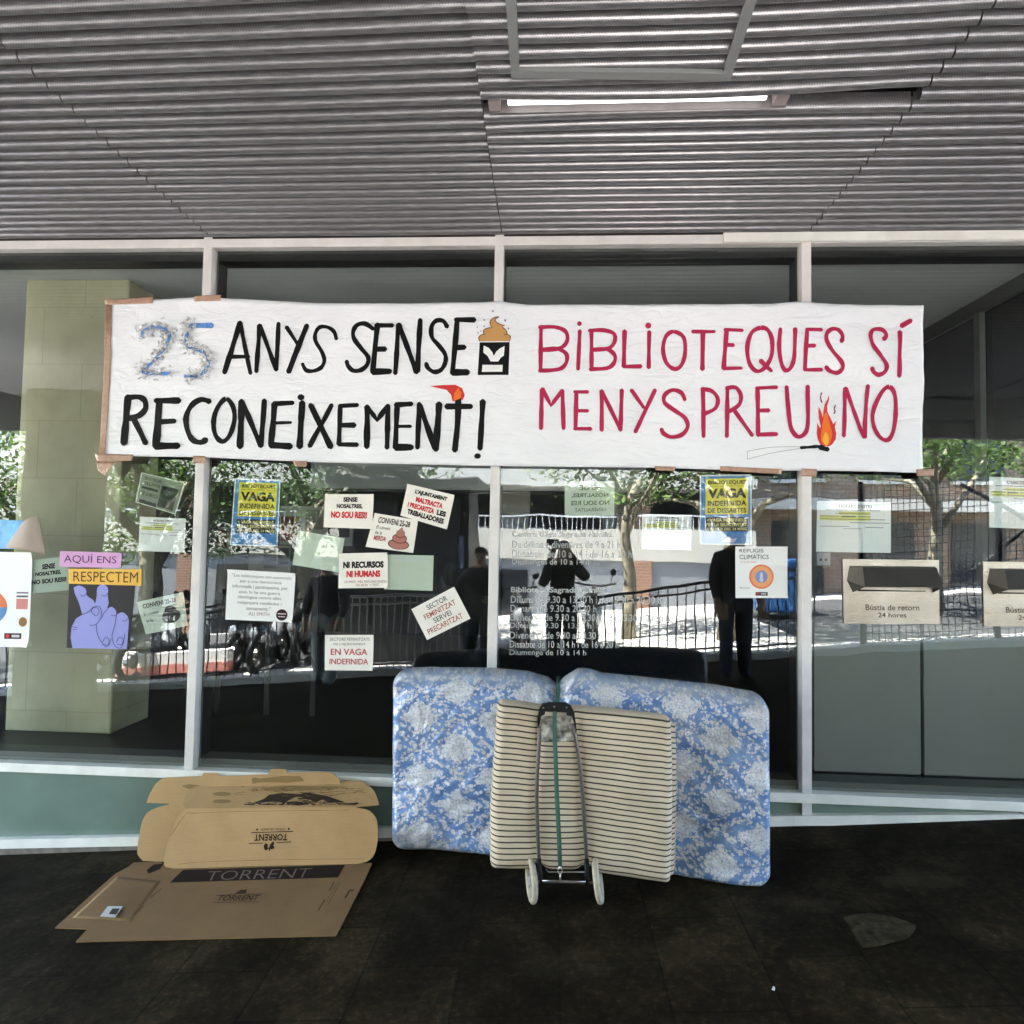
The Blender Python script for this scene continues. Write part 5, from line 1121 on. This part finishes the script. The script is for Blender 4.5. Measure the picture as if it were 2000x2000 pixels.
# pillar at the canopy edge and a made-up kiosk added to darken the reflection
a=R(86,1300,4.95); c=R(200,1300,4.95)
b=MB(); b.box((a.x,-4.76,gz(a.x)-0.02),(c.x,-4.30,3.798)); b.build("pillar",mat("dark_pillar",(0.030,0.031,0.030),0.7,var=0.2),can,bevel=0.01)
ki=thing("added_kiosk","made-up dark kiosk added to darken the reflection behind the left middle window's notices","kiosk",(-1.9,-7,gz(-1.9)))
m_ki=mat("added_kiosk_black",(0.012,0.013,0.014),0.5)
b=MB(); b.box((-3.05,-7.9,gz(-3.05)-0.02),(-0.95,-6.45,2.55)); b.build("cabin",m_ki,ki,bevel=0.02)
b=MB(); b.box((-3.2,-8.0,2.552),(-0.8,-6.2,2.68)); b.build("roof",m_ki,ki,bevel=0.02)
for k in range(2):
    b=MB(); b.box((-2.95+k*1.0,-6.448,0.9),(-2.10+k*1.0,-6.40,2.35)); b.build("shutter",mat("added_kiosk_shutter",(0.022,0.024,0.026),0.6),ki)
b=MB(); b.box((-1.35,-6.446,1.25),(-1.02,-6.42,1.75)); b.build("notice_panel",mat("added_kiosk_notice",(0.10,0.13,0.20),0.6),ki)
# trees
m_bark=mat("plane_bark",(0.24,0.21,0.15),0.9,var=0.35,vscale=7,bump=0.4,bscale=25)
def leafmat(name,c):
    m=mat(name,c,0.5); t=NT(m); nt_=t.nt; oi=t.n("ShaderNodeNewGeometry").outputs["Random Per Island"]
    col=t.ramp(oi,[(0.0,tuple(x*0.55 for x in c)),(0.6,c),(1.0,tuple(min(1,x*1.7) for x in c))]); t.set(t.b.inputs["Base Color"],col)
    tl=t.n("ShaderNodeBsdfTranslucent"); t.set(tl.inputs["Color"],col); out=[x for x in nt_.nodes if x.type=='OUTPUT_MATERIAL'][0]
    mx=t.n("ShaderNodeMixShader"); mx.inputs[0].default_value=0.40; nt_.links.new(t.b.outputs[0],mx.inputs[1]); nt_.links.new(tl.outputs[0],mx.inputs[2]); nt_.links.new(mx.outputs[0],out.inputs[0]); return m
m_leaf=leafmat("leaf_green",(0.10,0.16,0.04)); m_leaf2=leafmat("leaf_dark",(0.06,0.10,0.035))
def tree(label,x,y,r0,hz,crown,seed,lm,n=2600,low=2.4):
    rng=random.Random(seed); z0=gz(x)-0.01
    th=thing("street_tree",label,"tree",(x,y,z0),"street trees mirrored in the glass")
    b=MB(); pts=[V((x+rng.uniform(-.12,.12)*k/4,y+rng.uniform(-.1,.1)*k/4,z0+hz*k/5)) for k in range(6)]
    b.tube(pts,[r0*(1.25 if k==0 else 1-0.08*k) for k in range(6)],12); ends=[]
    for k in range(7):
        a=rng.uniform(0,6.28); s=pts[rng.randrange(3,6)]; e=s+V((math.cos(a)*crown*rng.uniform(.5,.9),math.sin(a)*crown*rng.uniform(.5,.9),rng.uniform(0.6,2.2)))
        mid=(s+e)/2+V((rng.uniform(-.2,.2),rng.uniform(-.2,.2),0.25)); b.tube([s,mid,e],[r0*0.45,r0*0.28,r0*0.10],8); ends+=[mid,e]
        for q in range(2):
            e2=e+V((rng.uniform(-.7,.7),rng.uniform(-.7,.7),rng.uniform(-.2,.9))); b.tube([e,e2],[r0*.1,r0*.04],6); ends.append(e2)
    b.build("trunk",m_bark,th,smooth=True)
    b=MB(); cl=[]
    for e in ends:
        for q in range(3): cl.append((e+V((rng.gauss(0,.45),rng.gauss(0,.45),rng.gauss(-0.05,.4))),rng.uniform(.25,.6)))
    for k in range(int(n*2.0)):
        c,rad=rng.choice(cl); p=c+V((rng.gauss(0,rad*.6),rng.gauss(0,rad*.6),rng.gauss(0,rad*.5)))
        if p.z<z0+low: continue
        s=rng.uniform(.03,.085); e1=V((rng.uniform(-1,1),rng.uniform(-1,1),rng.uniform(-.7,.7))).normalized(); e2=e1.cross(V((rng.uniform(-1,1),rng.uniform(-1,1),1))).normalized()
        b.add([p-e1*s,p-e2*s*.5,p+e1*s,p+e2*s*.5],[(0,1,2,3)])
    b.build("crown",lm,th,fix=False)
tree("tall tree with a thick olive trunk mirrored at the left of the leftmost window",-7.2,-8.2,0.24,2.6,2.2,1,m_leaf,4200,1.9)
tree("dark wide tree mirrored behind the left middle window's notices",-1.9,-7.6,0.22,2.6,2.4,2,m_leaf2,4200,1.9)
tree("slim pale trunk tree mirrored right of the opening hours",1.75,-7.9,0.12,2.8,1.6,3,m_leaf,2200,2.3)
tree("dark trunk tree mirrored behind the square white poster",3.3,-7.1,0.20,2.7,1.7,4,m_leaf2,1600,2.5)
tree("leafy tree mirrored behind the left strike poster",-4.6,-9.3,0.2,2.6,2.4,5,m_leaf2,4200,1.8)
tree("forked tree mirrored in the upper right window",7.6,-9.0,0.16,2.4,2.2,6,m_leaf,3200,2.6)
tree("bright leafy tree mirrored at the far left edge",-10.2,-8.8,0.2,2.4,2.3,7,m_leaf,3600,1.9)
# motorbikes
def motorbike():
    r=thing("motorbike","","motorbike",(0,0,0),"motorbikes parked along the street")
    for x in (-0.62,0.62):
        b=MB(); b.tube([(x+0.25*math.cos(k*math.pi/12),0,0.30+0.25*math.sin(k*math.pi/12)) for k in range(24)],0.055,8,closed=True); wv=b.build("wheel",m_blackp,r,smooth=True)
        b=MB(); b.tube([(x,-0.05,0.30),(x,0.05,0.30)],0.09,12); b.build("hub",m_chrome,wv)
    b=MB(); b.tube([(-0.60,0,0.62),(-0.35,0,0.60),(-0.05,0,0.45),(0.2,0,0.42),(0.40,0,0.75)],[0.13,0.17,0.15,0.14,0.12],10); b.build("body",mat("bike_paint",(0.30,0.31,0.33),0.25,metal=0.3),r,smooth=True)
    b=MB(); b.tube([(-0.72,0,0.80),(-0.4,0,0.80),(-0.08,0,0.74)],[0.07,0.12,0.09],10); b.build("seat",m_blackp,r,smooth=True)
    b=MB(); b.tube([(0.62,0,0.30),(0.42,0,0.98)],0.035,8); b.build("fork",m_chrome,r)
    b=MB(); b.tube([(0.34,-0.34,1.02),(0.43,-0.1,0.98),(0.43,0.1,0.98),(0.34,0.34,1.02)],0.018,8); b.build("handlebar",m_blackp,r)
    for y in (-0.26,0.26):
        b=MB(); b.tube([(0.37,y,1.02),(0.36,y*1.15,1.20)],0.008,6); b.tube([(0.36,y*1.15,1.20),(0.375,y*1.15,1.20)],0.055,12); b.build("mirror",m_blackp,r)
    b=MB(); b.tube([(0.47,0,0.86),(0.53,0,0.86)],[0.08,0.07],12); b.build("headlight",mat("headlight",(0.8,0.8,0.8),0.15),r)
    return r
mb0=motorbike()
def copytree(o,parent=None):
    c=o.copy(); COL.objects.link(c); c.parent=parent
    for ch_ in list(o.children): copytree(ch_,c)
    return c
spots=[(-7.4,-6.9,1.3,"motorbike mirrored at the far left edge of the leftmost window"),(-6.4,-7.2,1.5,"motorbike mirrored beside the hand poster"),(-5.6,-7.1,1.2,"motorbike mirrored beside the left mullion"),(-4.7,-7.1,1.6,"motorbike mirrored under the quotation poster"),(-3.9,-7.2,1.35,"motorbike mirrored right of the quotation poster"),(-0.15,-6.9,1.4,"motorbike mirrored behind the lower opening hours lines"),(1.05,-6.8,1.7,"motorbike mirrored by the slim pale trunk"),(-8.3,-6.8,1.1,"motorbike mirrored under the far left white poster"),(-6.0,-6.5,1.7,"dark motorbike mirrored close behind the railing left of the left mullion"),(-4.2,-6.6,1.5,"motorbike mirrored just under the quotation poster's stamp"),(-7.0,-7.9,1.4,"motorbike mirrored deep behind the hand poster"),(-5.1,-8.0,1.4,"motorbike mirrored deep behind the left strike poster")]
for k,(x,y,a,lbl) in enumerate(spots):
    o=mb0 if k==0 else copytree(mb0); o.location=(x,y,gz(x)-0.006); o.rotation_euler=(0,0,a+math.pi); o["label"]=lbl; o["group"]="motorbikes parked along the street"; o["category"]="motorbike"

# people standing by the viewer, seen only as dark mirror images
m_skin=mat("skin",(0.42,0.25,0.17),0.5); m_hair=mat("dark_hair",(0.02,0.015,0.012),0.6)
def person(label,x,y,yaw,H_,cols,armsL,armsR,legs=(0.0,0.0),skirt=None):
    """armsL / armsR: elbow and hand offsets from the shoulder in body axes (right, front, up)."""
    s=H_/1.72; J=[];E=[];RD_=[]
    def j(p,r,par=None):
        J.append(V(p)*s); RD_.append(r*s)
        if par is not None: E.append((par,len(J)-1))
        return len(J)-1
    pel=j((0,0,0.96),0.165); wa=j((0,0,1.10),0.172,pel); chs=j((0,0.01,1.28),0.195,wa); shc=j((0,0,1.41),0.12,chs); nk=j((0,0.005,1.50),0.055,shc)
    hd=j((0,0.02,1.59),0.085,nk); hd2=j((0,0.015,1.66),0.088,hd); j((0,0.0,1.70),0.055,hd2); j((0,0.115,1.585),0.014,hd)
    hands=[]
    for sg,arm in ((-1,armsL),(1,armsR)):
        sh_=j((sg*0.18,0,1.39),0.098,shc); el=j(V((sg*0.19,0,1.40))+V(arm[0]),0.074,sh_); wr=j(V((sg*0.19,0,1.40))+V(arm[1]),0.046,el)
        d=(V(arm[1])-V(arm[0])).normalized(); hp=j(V((sg*0.19,0,1.40))+V(arm[1])+d*0.07,0.036,wr); hands.append(J[hp]); side=d.cross(V((0,1,0.2))).normalized()
        for k,(o_,ln) in enumerate(((-0.027,0.060),(-0.009,0.075),(0.009,0.070),(0.027,0.055))):
            f1=j(V((sg*0.19,0,1.40))+V(arm[1])+d*0.115+side*o_,0.0105,hp); j(V((sg*0.19,0,1.40))+V(arm[1])+d*(0.115+ln)+side*o_*1.1+V((0,-0.018,0)),0.008,f1)
        f1=j(V((sg*0.19,0,1.40))+V(arm[1])+d*0.06+side*0.05*-sg,0.011,hp); j(V((sg*0.19,0,1.40))+V(arm[1])+d*0.10+side*0.068*-sg,0.009,f1)
    for sg,lg in ((-1,legs[0]),(1,legs[1])):
        hp=j((sg*0.10,0,0.86),0.130,pel); kn=j((sg*0.11,lg*0.3+0.02,0.50),0.098,hp); an=j((sg*0.115,lg*0.5-0.01,0.09),0.080,kn); j((sg*0.11,lg*0.5+0.13,0.045),0.036,an)
    me=bpy.data.meshes.new("p"); me.from_pydata([tuple(p) for p in J],E,[]); ob=bpy.data.objects.new("p",me); COL.objects.link(ob)
    sk=ob.modifiers.new("s",'SKIN'); sk.use_smooth_shade=True
    for i,r_ in enumerate(RD_): me.skin_vertices[0].data[i].radius=(r_,r_*(0.8 if i<4 else 1)); me.skin_vertices[0].data[i].use_root=(i==0)
    ob.modifiers.new("d",'SUBSURF').levels=1
    dg=bpy.context.evaluated_depsgraph_get(); dg.update(); me2=bpy.data.meshes.new_from_object(ob.evaluated_get(dg)); bpy.data.objects.remove(ob)
    me2.name="person"; me2.materials.clear()
    for m in (cols[0],cols[1],m_skin,m_blackp): me2.materials.append(m)
    for p in me2.polygons:
        c=p.center; hz=min((c-h).length for h in hands)
        p.material_index = 2 if (c.z>1.47*s and abs(c.x)<0.12*s) or hz<0.13*s else (3 if c.z<0.075*s else (1 if c.z<0.95*s else 0)); p.use_smooth=True
    o=bpy.data.objects.new("person",me2); COL.objects.link(o); o.location=(x,y,gz(x)); o.rotation_euler=(0,0,yaw); tag(o,label,"person","people mirrored in the glass")
    # hair cap and eyes
    b=MB(); b.grid(lambda u,v: V((0.098*s*math.sin(v*1.75)*math.cos(u*6.2832),(0.0-0.01)*s+0.108*s*math.sin(v*1.75)*math.sin(u*6.2832)-0.012*s,(1.645+0.098*math.cos(v*1.75)-(0.0 if math.sin(u*6.2832)<0.4 else -0.035)*v)*s)),20,8)
    h=b.build("hair",m_hair,None,smooth=True,fix=False); h.parent=o
    b=MB()
    for sg in (-1,1): b.tube([(sg*0.032*s,0.098*s,1.615*s),(sg*0.032*s,0.106*s,1.615*s)],0.010*s,8)
    h=b.build("eyes",ink((0.01,0.01,0.01),0.2)); h.parent=o
    b=MB(); b.tube([(-0.024*s,0.098*s,1.545*s),(0,0.104*s,1.543*s),(0.024*s,0.098*s,1.545*s)],0.006*s,6); h=b.build("mouth",ink((0.25,0.08,0.07),0.5)); h.parent=o
    return o
dk=mat("dark_jacket",(0.022,0.022,0.025),0.8,var=0.3,vscale=9); dk2=mat("dark_jeans",(0.030,0.036,0.052),0.85,var=0.3,vscale=9); gy=mat("grey_shorts",(0.22,0.25,0.24),0.85); nv=mat("navy_shirt",(0.02,0.022,0.03),0.8)
person("person in dark clothes raising a phone with both hands, mirrored over the opening hours",0.50,-4.62,0.0,1.74,(dk,dk2),[(-0.07,0.10,-0.25),(0.04,0.36,0.16)],[(0.14,0.12,-0.14),(-0.12,0.37,0.18)])
ph=thing("phone","dark phone held up by the person mirrored over the opening hours","phone",(0.351,-4.215,1.70))
b=MB(); b.box((0.275,-4.218,1.66),(0.427,-4.209,1.735)); b.build("case",m_blackp,ph,bevel=0.004)
b=MB(); b.box((0.282,-4.2205,1.666),(0.420,-4.2185,1.729)); b.build("screen",mat("phone_screen",(0.03,0.03,0.035),0.1),ph)
person("person in black standing left of the phone holder, mirrored beside the centre mullion",-0.55,-4.35,0.1,1.72,(dk,dk2),[(-0.10,0.0,-0.27),(-0.06,0.10,-0.50)],[(0.10,0.05,-0.26),(0.0,0.22,-0.30)])
person("person in dark trousers standing with bent arm, mirrored below the square white poster",2.55,-4.0,0.05,1.76,(nv,dk2),[(-0.05,0.0,-0.28),(-0.04,0.08,-0.52)],[(0.07,0.0,-0.28),(0.08,0.10,-0.52)],(0.1,-0.08))
person("person in grey shorts mirrored between the quotation poster and the lowest cream notice",-2.65,-4.75,0.2,1.72,(nv,gy),[(-0.08,0.02,-0.28),(-0.05,0.12,-0.52)],[(0.10,0.0,-0.28),(0.06,0.10,-0.52)],(-0.1,0.1))
